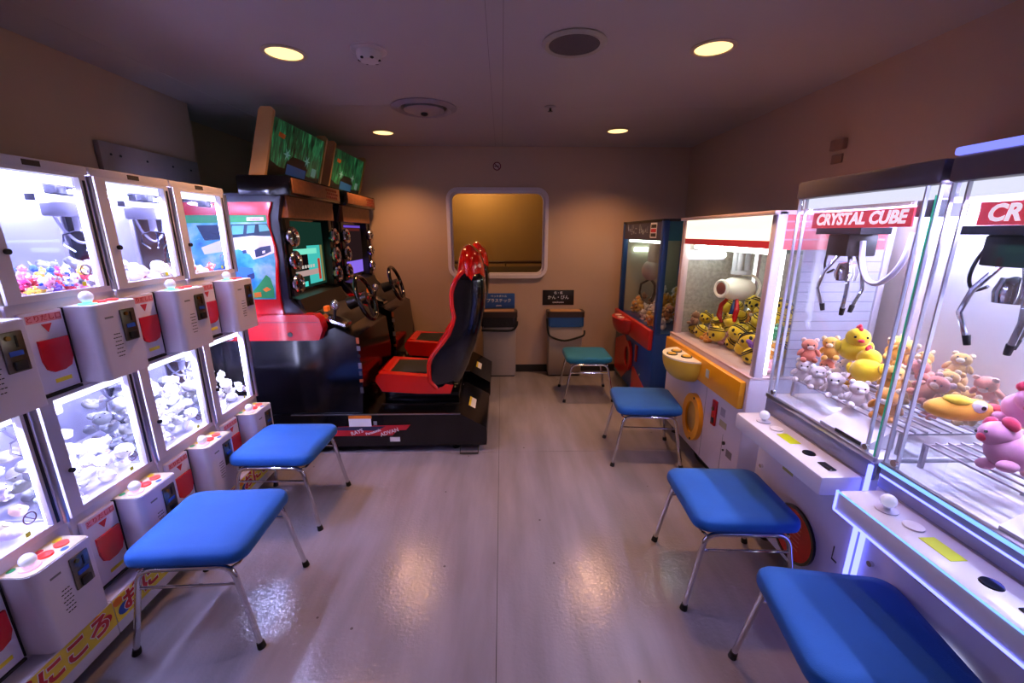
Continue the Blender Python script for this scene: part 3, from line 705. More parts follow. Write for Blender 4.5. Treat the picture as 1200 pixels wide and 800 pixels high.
        g.build('speaker_holes', dark_metal, bx)
        MB().box(x0 + 0.045, x0 + 0.078, yf - 0.001, yf, zt - 0.052, zt - 0.045).build('small_print', grey_print, bx)
    return t
u0 = claw_unit((XF, 1.32, 0), 'white stacked claw machine second from the viewer, colourful toys behind upper glass')
units = [u0]
for k, lab in ((-1, 'white stacked claw machine closest to the viewer, cut off at left edge'), (1, 'white stacked claw machine third from the viewer, white toys in both windows'), (2, 'white stacked claw machine at the far end, beside the racing games')):
    units.append(dup(u0, (XF, 1.32 + PITCHY * k, 0), R(90), lab))
rng = random.Random(5)
COLOURFUL = [(a, b, k) for a, b in (('d83a4a', 'f4f0f0'), ('e0dcf0', '4a6ad8'), ('c82a6a', 'f0a0c0'), ('3f63c8', 'f0f0f0'), ('e8c24a', 'f4ead0'), ('e58aa8', 'f6dce4'), ('f2eef8', 'e06a8a'), ('b02a30', 'e0b0a8'), ('6a4aa0', 'f0e8f4')) for k in (0, 1)]
WHITES = [(a, b, k) for a, b in (('f4f2ee', 'fbfaf6'), ('f2ead8', 'fbf6ea'), ('f0eef6', 'e8d8d4')) for k in (0, 2, 3)]
MIXED = [(a, b, k) for a, b in (('f2efe6', 'f6ecd8'), ('f0c9b8', 'f6e6de'), ('e86a5a', 'f2eeee'), ('efe6b8', 'f8f4e2'), ('c9b8e0', 'f0ecf6')) for k in (0, 1, 3)]
heaps = ((0, 1.33, 70, 0.019, 0.027, COLOURFUL, 'small colourful toy heaped behind the upper glass nearest the viewer', 'small colourful toys behind the upper glass'),
         (0, 0.56, 46, 0.030, 0.044, WHITES, 'white plush toy behind the lower glass of the second stacked claw machine', 'white toys behind the second lower glass'),
         (1, 0.56, 60, 0.030, 0.046, MIXED, 'pastel plush toy behind the lower glass at the left picture edge', 'pastel toys behind the nearest lower glass'),
         (2, 1.33, 30, 0.028, 0.042, WHITES, 'white plush toy behind the upper glass of the third stacked claw machine', 'white toys behind the third upper glass'),
         (2, 0.56, 80, 0.030, 0.044, WHITES, 'cream plush toy filling the lower glass of the third stacked claw machine', 'cream toys behind the third lower glass'),
         (3, 1.33, 24, 0.022, 0.034, MIXED, 'small pale toy behind the far upper glass, before the racing side art', 'pale toys behind the far upper glass'),
         (3, 0.56, 42, 0.032, 0.046, WHITES, 'cream plush toy behind the far lower glass, beside the racing game', 'cream toys behind the far lower glass'))
for ui, zf, n, r0, r1, kinds, lab, grp in heaps:
    sp = pack(n, 0.018, W - 0.018, 0.02, 0.26 if kinds is COLOURFUL else 0.40, zf + 0.002, r0, r1, (lambda x, y: -0.12 * y), rng, 14)
    sp = [q for q in sp if q[2] < zf + (0.115 if kinds is COLOURFUL else 0.27)]
    heap_mini(units[ui], sp, kinds, lab, grp, rng)

# ------------------------------------------------------------------ racing games
Y0 = 2.75; CW = 0.85
def pf(*pts, Y=Y0): return [(at(x, y, Y=Y).x, at(x, y, Y=Y).z) for x, y in pts]
red_gloss = mat('red_gloss', 'd01408', 0.16, 0, 0.05, 10, coat=0.5)
shell_black = mat('shell_black', '0a0c12', 0.14, 0, 0.1, 10, coat=0.4)
pad_black = mat('seat_fabric', '15110f', 0.8, 0, 0.2, 60, bump=0.2)
cab_black = mat('cabinet_black', '07070c', 0.16, 0, 0.15, 10)
brown_print = mat('brown_panel_print', '7a4a2c', 0.45, 0, 0.45, 40)
tan_panel = mat('tan_panel', 'b58a58', 0.5, 0, 0.08, 10)
def art_mat():
    m = mat('forest_art', '1c5a38', 0.3, 0, 0); nt = m.node_tree; b = nt.nodes['Principled BSDF']; L = nt.links
    tc = nt.nodes.new('ShaderNodeTexCoord'); mp = nt.nodes.new('ShaderNodeMapping'); mp.inputs['Scale'].default_value = (1, 22, 5)
    n = nt.nodes.new('ShaderNodeTexNoise'); n.inputs['Scale'].default_value = 1.4; n.inputs['Detail'].default_value = 6; n.inputs['Distortion'].default_value = 1.2
    L.new(tc.outputs['Object'], mp.inputs[0]); L.new(mp.outputs[0], n.inputs['Vector'])
    cr = nt.nodes.new('ShaderNodeValToRGB'); L.new(n.outputs['Fac'], cr.inputs[0])
    e = cr.color_ramp.elements; e[0].position = 0.36; e[0].color = (*lin('06140e'), 1); e[1].position = 0.68; e[1].color = (*lin('39b070'), 1)
    x = e.new(0.52); x.color = (*lin('14643c'), 1)
    L.new(cr.outputs[0], b.inputs['Base Color']); L.new(cr.outputs[0], b.inputs['Emission Color']); b.inputs['Emission Strength'].default_value = 0.22
    return m
FOREST = art_mat()
def side_mat():
    m = mat('smoke_art', '5fa6d8', 0.3, 0, 0); nt = m.node_tree; b = nt.nodes['Principled BSDF']; L = nt.links
    tc = nt.nodes.new('ShaderNodeTexCoord'); n = nt.nodes.new('ShaderNodeTexNoise'); n.inputs['Scale'].default_value = 7; n.inputs['Detail'].default_value = 5
    L.new(tc.outputs['Object'], n.inputs['Vector']); cr = nt.nodes.new('ShaderNodeValToRGB'); L.new(n.outputs['Fac'], cr.inputs[0])
    e = cr.color_ramp.elements; e[0].position = 0.35; e[0].color = (*lin('1c7fae'), 1); e[1].position = 0.7; e[1].color = (*lin('cfe6f4'), 1)
    x = e.new(0.5); x.color = (*lin('58b4cc'), 1)
    L.new(cr.outputs[0], b.inputs['Base Color'])
    return m
SMOKE = side_mat()
def loft(b, secs, mi=0, close=False):
    n = len(secs[0])
    vs = [p for s in secs for p in s]
    fs = [(k * n + i, k * n + i + 1, (k + 1) * n + i + 1, (k + 1) * n + i) for k in range(len(secs) - 1) for i in range(n - 1)]
    return b.add(vs, fs, mi)
def interp(pts, t):
    k = min(int(t * (len(pts) - 1)), len(pts) - 2); s = t * (len(pts) - 1) - k
    return (pts[k][0] * (1 - s) + pts[k + 1][0] * s, pts[k][1] * (1 - s) + pts[k + 1][1] * s)

def racing(label):
    t = thing('racing_game', label, 'arcade game', (-0.12, Y0, 0)); t['_w'] = 1; t['_wl'] = (-0.12, Y0, 0)
    Y1 = Y0 + CW; YC = Y0 + CW / 2
    # base platform
    prof = pf((570, 516), (570, 503), (567, 501), (539, 486.5), (373, 485)) ; zt = prof[3][1]
    base = [(prof[0][0], 0.055), (prof[0][0] + 0.004, 0.09), (prof[1][0] + 0.002, prof[1][1]), (prof[2][0], prof[2][1]), (prof[3][0], zt), (-2.10, zt), (-2.10, 0.055)]
    bs = MB().prism(base, 'y', Y0 + 0.02, Y1 - 0.165).build('base_platform', cab_black, t)
    MB().box(-1.5, prof[3][0], Y0 + 0.018, Y0 + 0.03, zt, zt + 0.004).build('edge_trim', alu, bs)
    for x, y in ((-0.35, Y0 + 0.1), (-0.35, Y1 - 0.22), (-1.95, Y0 + 0.1), (-1.95, Y1 - 0.22)):
        MB().cyl((x, y, 0), (x, y, 0.012), 0.028).cyl((x, y, 0.012), (x, y, 0.056), 0.012).build('levelling_foot', dark_metal, bs)
    MB().tube([(-0.31, Y0 + 0.04, 0.05), (-0.31, Y0 - 0.02, 0.012), (-0.18, Y0 - 0.02, 0.012), (-0.18, Y0 + 0.04, 0.05)], 0.006, 8).build('floor_bracket', dark_metal, bs)
    ym = Y0 + 0.019
    def sticker(px0, px1, py0, py1, m_, nm='sticker', d=0.0008):
        a = at(px0, py0, Y=ym); c = at(px1, py1, Y=ym)
        return MB().box(a.x, c.x, ym - d, ym, c.z, a.z).build(nm, m_, bs)
    sticker(408, 435.5, 487, 499.5, white_print, 'warning_label'); sticker(408, 435.5, 487, 490.3, orange_print, 'warning_header', 0.0014)
    sticker(437.5, 442, 493.5, 498, grey_print, 'small_mark')
    q = pf((388, 509), (396, 500), (481, 497.5), (476, 503.5), (466, 504), (460, 510), (388, 511), Y=ym)
    MB().prism(q, 'y', ym - 0.0007, ym).build('red_stripe', red_print, bs)
    q = pf((388, 504), (392, 500.3), (452, 499.2), (442, 504.5), Y=ym); MB().prism(q, 'y', ym - 0.0009, ym - 0.0007).build('navy_stripe', mat('navy_print', '28284a', 0.5), bs)
    for s_, px, py, sz in (('RAYS', 418.5, 506.3, 0.040), ('Panasonic', 437.5, 506, 0.029), ('ADVAN', 456.5, 506.2, 0.040)):
        c = at(px, py, Y=ym); o = text(s_, sz, white_print, bs, (0, 0, 0), FRONT, 0.0003, bold=0.0008)
        o.matrix_parent_inverse = Matrix.Identity(4); o.rotation_euler = (math.pi / 2, R(-18), 0); o.location = Vector((c.x, ym - 0.0016, c.z)); o.parent = bs
    sticker(457, 469, 512, 517, white_print, 'maker_label')
    # ramp label
    a = Vector((prof[3][0], 0, zt)); c = Vector((prof[2][0], 0, prof[2][1])); dv = c - a
    n_ = Vector((-dv.z, 0, dv.x)).normalized(); n_ = n_ if n_.z > 0 else -n_
    for s0, s1, y0, y1, m_, o_ in ((0.25, 0.55, 0.24, 0.42, white_print, 0.001), (0.25, 0.34, 0.24, 0.42, yellow_print, 0.0016)):
        vs = [a + dv * s + Vector((0, Y0 + y, 0)) + n_ * o_ for s, y in ((s0, y0), (s1, y0), (s1, y1), (s0, y1))]
        MB().add(vs, [(0, 1, 2, 3)]).build('ramp_label', m_, bs)
    # seat mount and rail
    SY0, SY1 = Y0 + 0.20, Y0 + 0.65; sc = (SY0 + SY1) / 2
    zr = at(500, 478, Y=SY0).z; xr0, xr1 = at(444, 478, Y=SY0).x, at(541, 478, Y=SY0).x
    MB().rbox(xr0 + 0.04, xr1 - 0.02, SY0 + 0.05, SY1 - 0.05, zt, at(500, 461, Y=SY0).z - 0.004, 0.01).build('seat_mount', cab_black, t)
    for y in (SY0 + 0.02, SY1 - 0.02): MB().cyl((xr0, y, zr - 0.005), (xr1, y, zr - 0.005), 0.018, None, 14).rbox(xr0 + 0.02, xr1 - 0.02, y - 0.015, y + 0.015, zt, zr - 0.02, 0.003).build('seat_rail', alu, t)
    # bucket seat
    st = MB()
    pan = pf((440, 447), (440.5, 441), (444, 437.5), (500, 441), (512, 447), (531, 452), (528, 461), (490, 461), (448, 458.5), Y=SY0)
    n0 = len(pan)
    secs = []
    for y, dz, kx in ((SY0, 0, 1), (SY0 + 0.06, 0.0, 1)): secs.append([(x, y, z) for x, z in pan])
    st.prism(pan, 'y', SY0, SY0 + 0.07); st.prism(pan, 'y', SY1 - 0.07, SY1)
    xf = pan[1][0]; xb = pan[4][0]; ztop = pan[2][1]; zb = pan[7][1]
    st.prism([(xf, zb + 0.03), (xf + 0.0, ztop - 0.01), (xf + 0.03, ztop + 0.008), (xf + 0.09, ztop - 0.005), (xf + 0.10, zb + 0.03)], 'y', SY0 + 0.07, SY1 - 0.07)
    seat = st.build('seat', red_gloss, t)
    MB().rbox(xf + 0.085, xb + 0.16, SY0 + 0.065, SY1 - 0.065, zb + 0.04, ztop - 0.008, 0.012).build('seat_cushion', pad_black, seat)
    rim = pf((512, 455), (503, 446), (502.5, 424), (510, 412), (525, 394), (530, 380), (532, 372), (529, 358), (528.5, 344), (532, 331), (538, 322), (545, 317.5), Y=SY0)
    spine = pf((516, 457), (535, 457), (543, 440), (549, 424), (556, 405), (560, 391), (563, 378), (565.5, 364), (566.5, 350), (566.5, 338), (565.5, 327), (560, 318), Y=SY0)
    N = 24; outer = []; inner = []; rn = []; rf = []
    for k in range(N + 1):
        s = k / N; r_, p_ = interp(rim, s), interp(spine, s)
        hw = (SY1 - SY0) / 2 * (0.96 + 0.06 * math.sin(s * 6.0)) * (1 - 0.25 * max(0, s - 0.75) * 4 * max(0, s - 0.75) * 4 * 0.8)
        def L_(f): return (r_[0] + (p_[0] - r_[0]) * f, r_[1] + (p_[1] - r_[1]) * f)
        sec = []
        for yy, f in ((-1, 0.0), (-1.04, 0.35), (-0.98, 0.75), (-0.80, 0.97), (-0.4, 1.03), (0, 1.05), (0.4, 1.03), (0.80, 0.97), (0.98, 0.75), (1.04, 0.35), (1, 0.0)):
            x, z = L_(f); sec.append((x, sc + yy * hw, z))
        outer.append(sec)
        sec = []
        for yy, f in ((-1, 0.0), (-0.86, 0.12), (-0.72, 0.42), (-0.5, 0.62), (0, 0.68), (0.5, 0.62), (0.72, 0.42), (0.86, 0.12), (1, 0.0)):
            x, z = L_(f); sec.append((x, sc + yy * hw, z))
        inner.append(sec); rn.append(outer[-1][0]); rf.append(outer[-1][-1])
    b = MB(); loft(b, outer)
    b.add(outer[-1] + inner[-1], [(i, i + 1, 11 + min(8, round((i + 1) * 0.8)), 11 + round(i * 0.8)) for i in range(10) if round(i * 0.8) != min(8, round((i + 1) * 0.8))])
    bk = b.build('backrest_shell', shell_black, t, 70)
    b = MB(); loft(b, inner); b.build('backrest_pad', pad_black, bk, 70)
    for q in (rn, rf): MB().tube(q, 0.017, 8).build('red_rim', red_gloss, bk, 70)
    MB().tube([rn[-1]] + [((rn[-1][0] + 0.03 * math.sin(math.pi * u)), rn[-1][1] + (rf[-1][1] - rn[-1][1]) * u, rn[-1][2] + 0.02 * math.sin(math.pi * u)) for u in (0.2, 0.4, 0.6, 0.8)] + [rf[-1]], 0.017, 8).build('red_rim', red_gloss, bk, 70)
    # red head shell
    fr_ = pf((534, 330), (536, 314), (538, 301), (540, 293), (544, 288.5), Y=sc); re_ = pf((568.5, 334), (568.5, 320), (567, 307), (563.5, 296.5), (557, 290), Y=sc)
    b = MB(); secs = []
    for k in range(9):
        s = k / 8; r_, p_ = interp(fr_, s), interp(re_, s); hw = 0.20 * (1 - 0.40 * s ** 3)
        cx, cz = (r_[0] + p_[0]) / 2, (r_[1] + p_[1]) / 2; dx, dz = (p_[0] - r_[0]) / 2, (p_[1] - r_[1]) / 2
        secs.append([(cx + dx * math.cos(a), sc + hw * math.sin(a), cz + dz * math.cos(a)) for a in [2 * math.pi * j / 18 for j in range(19)]])
    top_c = Vector((sum(p[0] for p in secs[-1][:18]) / 18, sc, sum(p[2] for p in secs[-1][:18]) / 18))
    for kk, up in ((0.72, 0.012), (0.40, 0.020), (0.05, 0.023)): secs.append([tuple(top_c + (Vector(p) - top_c) * kk + Vector((0, 0, up))) for p in secs[8]])
    loft(b, secs); b.add(secs[-1][:18], [tuple(range(18))]); b.build('headrest_shell', red_gloss, t, 70)
    # cabinet body
    body = [(-2.10, zt), (-2.10, 0.86), (-1.30, 0.86), (-1.14, 0.93), (-1.0, 0.86), (-0.975, 0.60), (-1.0, zt)]
    MB().prism(body, 'y', Y0 + 0.04, Y1 - 0.04).build('console_body', cab_black, t)
    mon = [(-2.10, 0.86), (-2.10, 1.79), (-1.36, 1.79), (-1.40, 1.64), (-1.40, 1.13), (-1.30, 1.02), (-1.30, 0.86)]
    MB().prism(mon, 'y', Y0 + 0.012, Y0 + 0.055).build('cabinet_side', mat('navy_black', '10122a', 0.35), t)
    MB().prism(mon, 'y', Y1 - 0.055, Y1 - 0.012).build('cabinet_side', mat('navy_black', '10122a', 0.35), t)
    MB().box(-2.10, -1.47, Y0 + 0.055, Y1 - 0.055, 0.86, 1.79).build('monitor_housing', cab_black, t)
    # red side panel with print
    redp = pf((193, 237), (318, 236.5), (314.5, 252), (316, 269), (322, 286), (325.5, 305), (326.5, 330), (328.5, 350), (333, 371), (193, 371))
    rp = MB().prism(redp, 'y', Y0 - 0.006, Y0 + 0.012).build('side_panel', red_plastic, t)
    ya = Y0 - 0.0062
    def art(px, m_, nm, lvl): return MB().prism(pf(*px, Y=ya), 'y', ya - 0.0006 * lvl, ya - 0.0006 * (lvl - 1)).build(nm, m_, rp)
    art(((195, 252), (311.5, 252), (313.5, 266), (319, 284), (322.5, 305), (323, 330), (323.5, 350.5), (195, 351)), SMOKE, 'side_art', 1)
    art(((195, 252), (311.5, 252), (312.3, 260), (195, 262)), green_print, 'art_green_band', 2)
    art(((289, 254.5), (309, 254), (309.3, 258.3), (289, 258.8)), white_print, 'art_name_box', 3)
    c = at(299, 256.5, Y=ya); o = text('namco', 0.022, red_print, rp, (c.x, ya - 0.0022, c.z), FRONT, 0.0003); 
    art(((230, 264), (313, 262), (318, 276), (240, 282)), mat('art_dark_blue', '16324c', 0.4), 'art_far_car', 2)
    for px in (((272, 264.5), (286, 264), (285, 274), (271, 275)), ((290, 264), (299, 263.5), (298, 272.5), (289, 273.5)), ((303, 263), (312, 263), (316, 270), (304, 271.5))): art(px, mat('art_teal', '5fb0ac', 0.4), 'art_far_window', 3)
    art(((236, 290), (262, 280), (296, 276), (318, 277), (321, 289), (321.5, 296), (309, 301), (297, 304), (293, 298), (280, 292), (240, 298)), white_print, 'art_car_body', 3)
    art(((298.5, 293), (305, 289.5), (317, 287.5), (318, 294.5), (309, 299), (300, 301.5)), mat('art_navy', '2a3560', 0.4), 'art_car_grille', 4)
    art(((307.5, 294), (311, 293.3), (311, 296.3), (307.8, 297)), white_print, 'art_headlight', 5)
    art(((284, 293.5), (288.5, 292.5), (289.5, 296.5), (285, 297)), mat('art_navy', '2a3560', 0.4), 'art_mirror', 4)
    art(((240, 318), (270, 311), (296, 314), (299, 323), (298, 330), (280, 333), (242, 333)), mat('art_blue_car', '3f78c8', 0.4), 'art_blue_car', 3)
    art(((290, 322), (298, 319.5), (298.5, 326), (291, 328.5)), mat('art_navy', '2a3560', 0.4), 'art_blue_grille', 4)
    art(((304, 333), (312, 322), (317, 326), (321, 338), (322, 349), (296, 349.5), (297, 341)), green_print, 'art_foliage', 3)
    for i, px in enumerate((((298, 343), (306, 342), (307, 347.5), (299, 348.5)), ((308, 339), (313, 336), (318, 339), (312, 342)))): art(px, orange_print, 'art_emblem', 4)
    # red outrigger under the panel
    am = [at(x, y, Y=Y0 - 0.03) for x, y in ((193, 370), (368, 369), (374, 374), (378, 386), (374, 398.5), (366, 399), (193, 400))]
    ar = MB().prism([(p.x, p.z) for p in am], 'y', Y0 - 0.03, Y0 + 0.06).build('red_bumper', red_plastic, t)
    c = at(340, 392, Y=Y0 - 0.031); MB().cyl((c.x, Y0 - 0.034, c.z), (c.x, Y0 - 0.029, c.z), 0.016).build('bumper_plug', black_plastic, ar)
    c = [at(x, 378.5, Y=Y0 - 0.031) for x in (193, 373)]; MB().box(c[0].x, c[1].x, Y0 - 0.0312, Y0 - 0.0295, c[0].z - 0.002, c[0].z + 0.002).build('bumper_seam', mat('dark_red', '7a0c10', 0.4), ar)
    # pale sticker plates on lower side
    # header
    hd = MB().rbox(-1.62, -1.30, Y0, Y1 - 0.015, 1.775, 1.895, 0.012).build('header_box', cab_black, t)
    MB().rbox(-1.302, -1.292, Y0 + 0.03, Y1 - 0.045, 1.792, 1.882, 0.004).build('header_print', brown_print, hd)
    b = MB()
    for i in range(6):
        for j in range(3): b.ell((-1.291, Y1 - 0.30 + i * 0.036 + (j % 2) * 0.018, 1.812 + j * 0.024), (0.002, 0.014, 0.010), None, 6, 4)
    b.build('header_pattern', mat('dark_red', '7a0c10', 0.4), hd)
    # marquee board on top
    fm = pf((292, 205), (303, 128), (306, 124.5), (317, 124.5), (320.5, 129), (310.5, 205), Y=Y0 + 0.015)
    fmx = [(x, z) for x, z in fm]
    MB().prism(fmx, 'y', Y0 + 0.01, Y0 + 0.035).build('marquee_side', tan_panel, t); MB().prism(fmx, 'y', Y1 - 0.06, Y1 - 0.035).build('marquee_side', tan_panel, t)
    a0, a1 = Vector((fm[5][0], 0, fm[5][1])), Vector((fm[4][0], 0, fm[4][1]))
    dirv = a1 - a0; nx = Vector((dirv.z, 0, -dirv.x)).normalized()
    A = a0 + dirv * 0.0 - nx * 0.012; B = a0 + dirv * 0.93 - nx * 0.012
    ob = MB(); ob.add([A + Vector((0, Y0 + 0.035, 0)), A + Vector((0, Y1 - 0.06, 0)), B + Vector((0, Y1 - 0.06, 0)), B + Vector((0, Y0 + 0.035, 0))] + [p - nx * 0.03 for p in (A + Vector((0, Y0 + 0.035, 0)), A + Vector((0, Y1 - 0.06, 0)), B + Vector((0, Y1 - 0.06, 0)), B + Vector((0, Y0 + 0.035, 0)))], [(0, 1, 2, 3), (7, 6, 5, 4), (0, 4, 5, 1), (2, 6, 7, 3), (1, 5, 6, 2), (3, 7, 4, 0)])
    mo = ob.build('marquee_art', FOREST, t)
    def mq_poly(uv, m_, nm, lvl=1):
        vs = [A + (B - A) * v + Vector((0, Y0 + 0.035 + u * (CW - 0.095), 0)) + nx * (0.0008 * lvl) for u, v in uv]
        MB().add(vs, [tuple(range(len(vs)))]).build(nm, m_, mo)
    adark = mat('art_black', '0a1216', 0.4); acar = mat('art_car_blue', '1a5a9a', 0.4, emit=0.12, ecol='1a5a9a'); aglow = mat('art_glow', '78b8b0', 0.4, emit=0.15, ecol='78b8b0')
    mq_poly(((0.0, 0.0), (1, 0.0), (1, 0.2), (0.8, 0.16), (0.5, 0.22), (0.2, 0.2), (0, 0.3)), adark, 'art_road')
    mq_poly(((0.30, 0.12), (0.68, 0.10), (0.72, 0.3), (0.62, 0.45), (0.40, 0.46), (0.30, 0.32)), adark, 'art_car_dark', 2)
    mq_poly(((0.31, 0.11), (0.68, 0.09), (0.69, 0.27), (0.32, 0.30)), acar, 'art_car_front', 3)
    for u in (0.30, 0.68):
        mq_poly([(u + 0.07 * (1 if k % 2 == 0 else 0.3) * math.cos(k * math.pi / 6), 0.46 + 0.13 * (1 if k % 2 == 0 else 0.3) * math.sin(k * math.pi / 6)) for k in range(12)], aglow, 'art_headlamp_glow', 4)
    mq_poly(((0.12, 0.72), (0.22, 0.7), (0.24, 0.78), (0.13, 0.8)), orange_print, 'art_sign', 2)
    mq_poly(((0.80, 0.2), (0.90, 0.19), (0.91, 0.36), (0.81, 0.37)), aglow, 'art_lettering_block', 2)
    # monitor bezel, screen, chrome rings
    MB().box(-1.47, -1.355, Y0 + 0.055, Y1 - 0.055, 1.645, 1.775).build('upper_bezel', brown_print, t)
    MB().prism([(-1.47, 1.02), (-1.31, 1.02), (-1.35, 1.12), (-1.47, 1.14)], 'y', Y0 + 0.055, Y1 - 0.055).build('lower_bezel', black_plastic, t)
    MB().box(-1.47, -1.38, Y0 + 0.055, Y0 + 0.11, 1.14, 1.645).build('bezel_cheek', black_plastic, t); MB().box(-1.47, -1.38, Y1 - 0.11, Y1 - 0.055, 1.14, 1.645).build('bezel_cheek', black_plastic, t)
    for y in (Y0 + 0.075, Y1 - 0.075):
        for z in (1.225, 1.375, 1.525):
            b = MB(); b.torus((-1.352, y, z), (1, 0, 0.05), 0.050, 0.017, 22, 8); rg = b.build('chrome_ring', chrome, t)
            MB().cyl((-1.385, y, z), (-1.356, y, z), 0.047).build('ring_dish', gloss_black, rg)
    for y in (Y0 + 0.018, Y1 - 0.018): MB().tube([(-1.39, y, 1.13), (-1.39, y, 1.64)], 0.012, 8).build('edge_tube', gloss_black, t)
    MB().box(-1.475, -1.440, Y0 + 0.11, Y1 - 0.11, 1.14, 1.645).build('screen_glass', gloss_black, t)
    # dash, shifter, wheel
    MB().prism([(-1.34, 1.0), (-1.30, 1.02), (-1.10, 0.92), (-1.06, 0.86), (-1.30, 0.86)], 'y', Y0 + 0.10, Y1 - 0.04).build('dash', black_plastic, t)
    sp_ = MB()
    sp_.add([(-1.27, Y0 + 0.05, 1.022), (-1.27, Y0 + 0.17, 1.022), (-1.07, Y0 + 0.19, 0.948), (-1.07, Y0 + 0.06, 0.948), (-1.27, Y0 + 0.05, 1.004), (-1.27, Y0 + 0.17, 1.004), (-1.07, Y0 + 0.19, 0.930), (-1.07, Y0 + 0.06, 0.930)], [(0, 1, 2, 3), (7, 6, 5, 4), (0, 4, 5, 1), (1, 5, 6, 2), (2, 6, 7, 3), (3, 7, 4, 0)])
    sh = sp_.build('shifter_plate', chrome, t)
    MB().cyl((-1.16, Y0 + 0.12, 0.98), (-1.15, Y0 + 0.12, 1.05), 0.010).build('shifter_stem', dark_metal, sh)
    MB().ell((-1.148, Y0 + 0.12, 1.07), (0.028, 0.028, 0.036)).build('shifter_knob', mat('shifter_silver', 'a9aec4', 0.2, 0.8), sh)
    MB().rbox(-1.24, -1.21, Y0 + 0.14, Y0 + 0.19, 1.022, 1.06, 0.006).build('start_button', mat('button_orange', 'd8641a', 0.3, emit=0.4, ecol='d8641a'), sh)
    wc = Vector((-1.04, YC + 0.03, 1.07)); ax = Vector((1, 0, 0.32)).normalized()
    b = MB(); b.torus(wc, ax, 0.165, 0.017, 28, 10); wh = b.build('steering_wheel', gloss_black, t)
    u_ = Vector((0, 1, 0)); v_ = ax.cross(u_)
    b = MB(); b.cyl(wc - ax * 0.02, wc + ax * 0.012, 0.045, None, 18)
    for an in (0, math.pi, -math.pi / 2): d_ = u_ * math.cos(an) + v_ * math.sin(an) * (-1 if v_.z < 0 else 1); b.tube([wc + d_ * 0.03, wc + d_ * 0.155], 0.011, 8)
    b.build('wheel_spokes', mat('wheel_hub', '2a2224', 0.35), wh)
    MB().cyl(wc - ax * 0.02, wc - ax * 0.14, 0.035, 0.05).build('steering_column', black_plastic, wh)
    MB().rbox(wc.x + 0.012, wc.x + 0.02, wc.y - 0.012, wc.y + 0.012, wc.z - 0.01, wc.z + 0.014, 0.003).build('wheel_emblem', red_print, wh)
    # sponsor strip on the console edge
    for k in range(7):
        z = 0.86 - k * 0.06; MB().box(-1.000, -0.980 + 0.004 * (k % 2), Y0 + 0.0385, Y0 + 0.0405, z - 0.042 + 0.01 * (k % 3), z).build('console_sticker', (mat('sticker_rust', 'a04a20', 0.5), mat('sticker_grey', '6a6470', 0.5), black_print, mat('sticker_grey', '6a6470', 0.5), mat('sticker_dark', '38343a', 0.5), mat('sticker_rust', 'a04a20', 0.5), mat('sticker_dark', '38343a', 0.5))[k], t)
    MB().rbox(-1.12, -1.04, YC - 0.15, YC + 0.15, zt, zt + 0.06, 0.01).build('pedal_box', dark_metal, t)
    for y in (-0.07, 0.07): MB().prism([(-1.0, zt + 0.03), (-0.985, zt + 0.035), (-1.03, zt + 0.16), (-1.045, zt + 0.155)], 'y', YC + y - 0.035, YC + y + 0.035).build('pedal', chrome, t)
    return t
g1 = racing('red and black racing game nearer the viewer, car art on side')
g2 = dup(g1, (-0.12, Y0 + 0.955, 0), 0.0, 'red and black racing game further back, by the end wall')
for k, (g, dy) in enumerate(((g1, 0), (g2, 0.955))):
    g['group'] = 'twin racing games'
    def scr(y0, y1, z0, z1, m_, nm, d=0.001):
        o = MB().box(-1.4395, -1.4395 + d, Y0 + dy + y0, Y0 + dy + y1, z0, z1).build(nm, m_); o.parent = g; o.matrix_parent_inverse = Matrix.Translation(-Vector((-0.12, Y0 + dy, 0)))
    if k == 0:
        scr(0.115, 0.735, 1.16, 1.63, emis('screen_dark_green', '1a3a30', 0.7), 'screen_image')
        scr(0.12, 0.60, 1.40, 1.44, emis('screen_mint', '7fe8cc', 1.0), 'screen_band', 0.002)
        scr(0.12, 0.44, 1.29, 1.40, emis('screen_black', '181014', 0.6), 'screen_block', 0.002)
        scr(0.44, 0.66, 1.18, 1.46, emis('screen_teal', '48c8c0', 0.9), 'screen_scene', 0.0015)
        scr(0.12, 0.60, 1.245, 1.285, emis('screen_pink', 'c8a8a4', 0.8), 'screen_caption_bar', 0.0025)
        scr(0.60, 0.64, 1.20, 1.36, emis('screen_red', 'c03a2a', 0.9), 'screen_red_bar', 0.003)
        scr(0.665, 0.70, 1.18, 1.46, emis('screen_olive', '8a8a58', 0.8), 'screen_edge_bar', 0.003)
        scr(0.12, 0.40, 1.17, 1.205, emis('screen_aqua', '4ad8cc', 1.0), 'screen_lower_band', 0.003)
        for i in range(9): scr(0.15 + i * 0.045, 0.178 + i * 0.045, 1.30, 1.322, emis('screen_glyph', 'd8d0c8', 0.8), 'screen_glyph', 0.003)
    else:
        scr(0.115, 0.735, 1.16, 1.63, emis('screen_brown', '2c1c1e', 0.7), 'screen_image')
        scr(0.12, 0.72, 1.60, 1.62, emis('screen_violet', '6a48c0', 1.0), 'screen_top_line', 0.002)
        scr(0.12, 0.70, 1.57, 1.595, emis('screen_dull_red', '5a2420', 0.8), 'screen_red_line', 0.002)
        scr(0.12, 0.72, 1.17, 1.29, emis('screen_purple', '8a6ae8', 1.0), 'screen_lower_panel', 0.002)

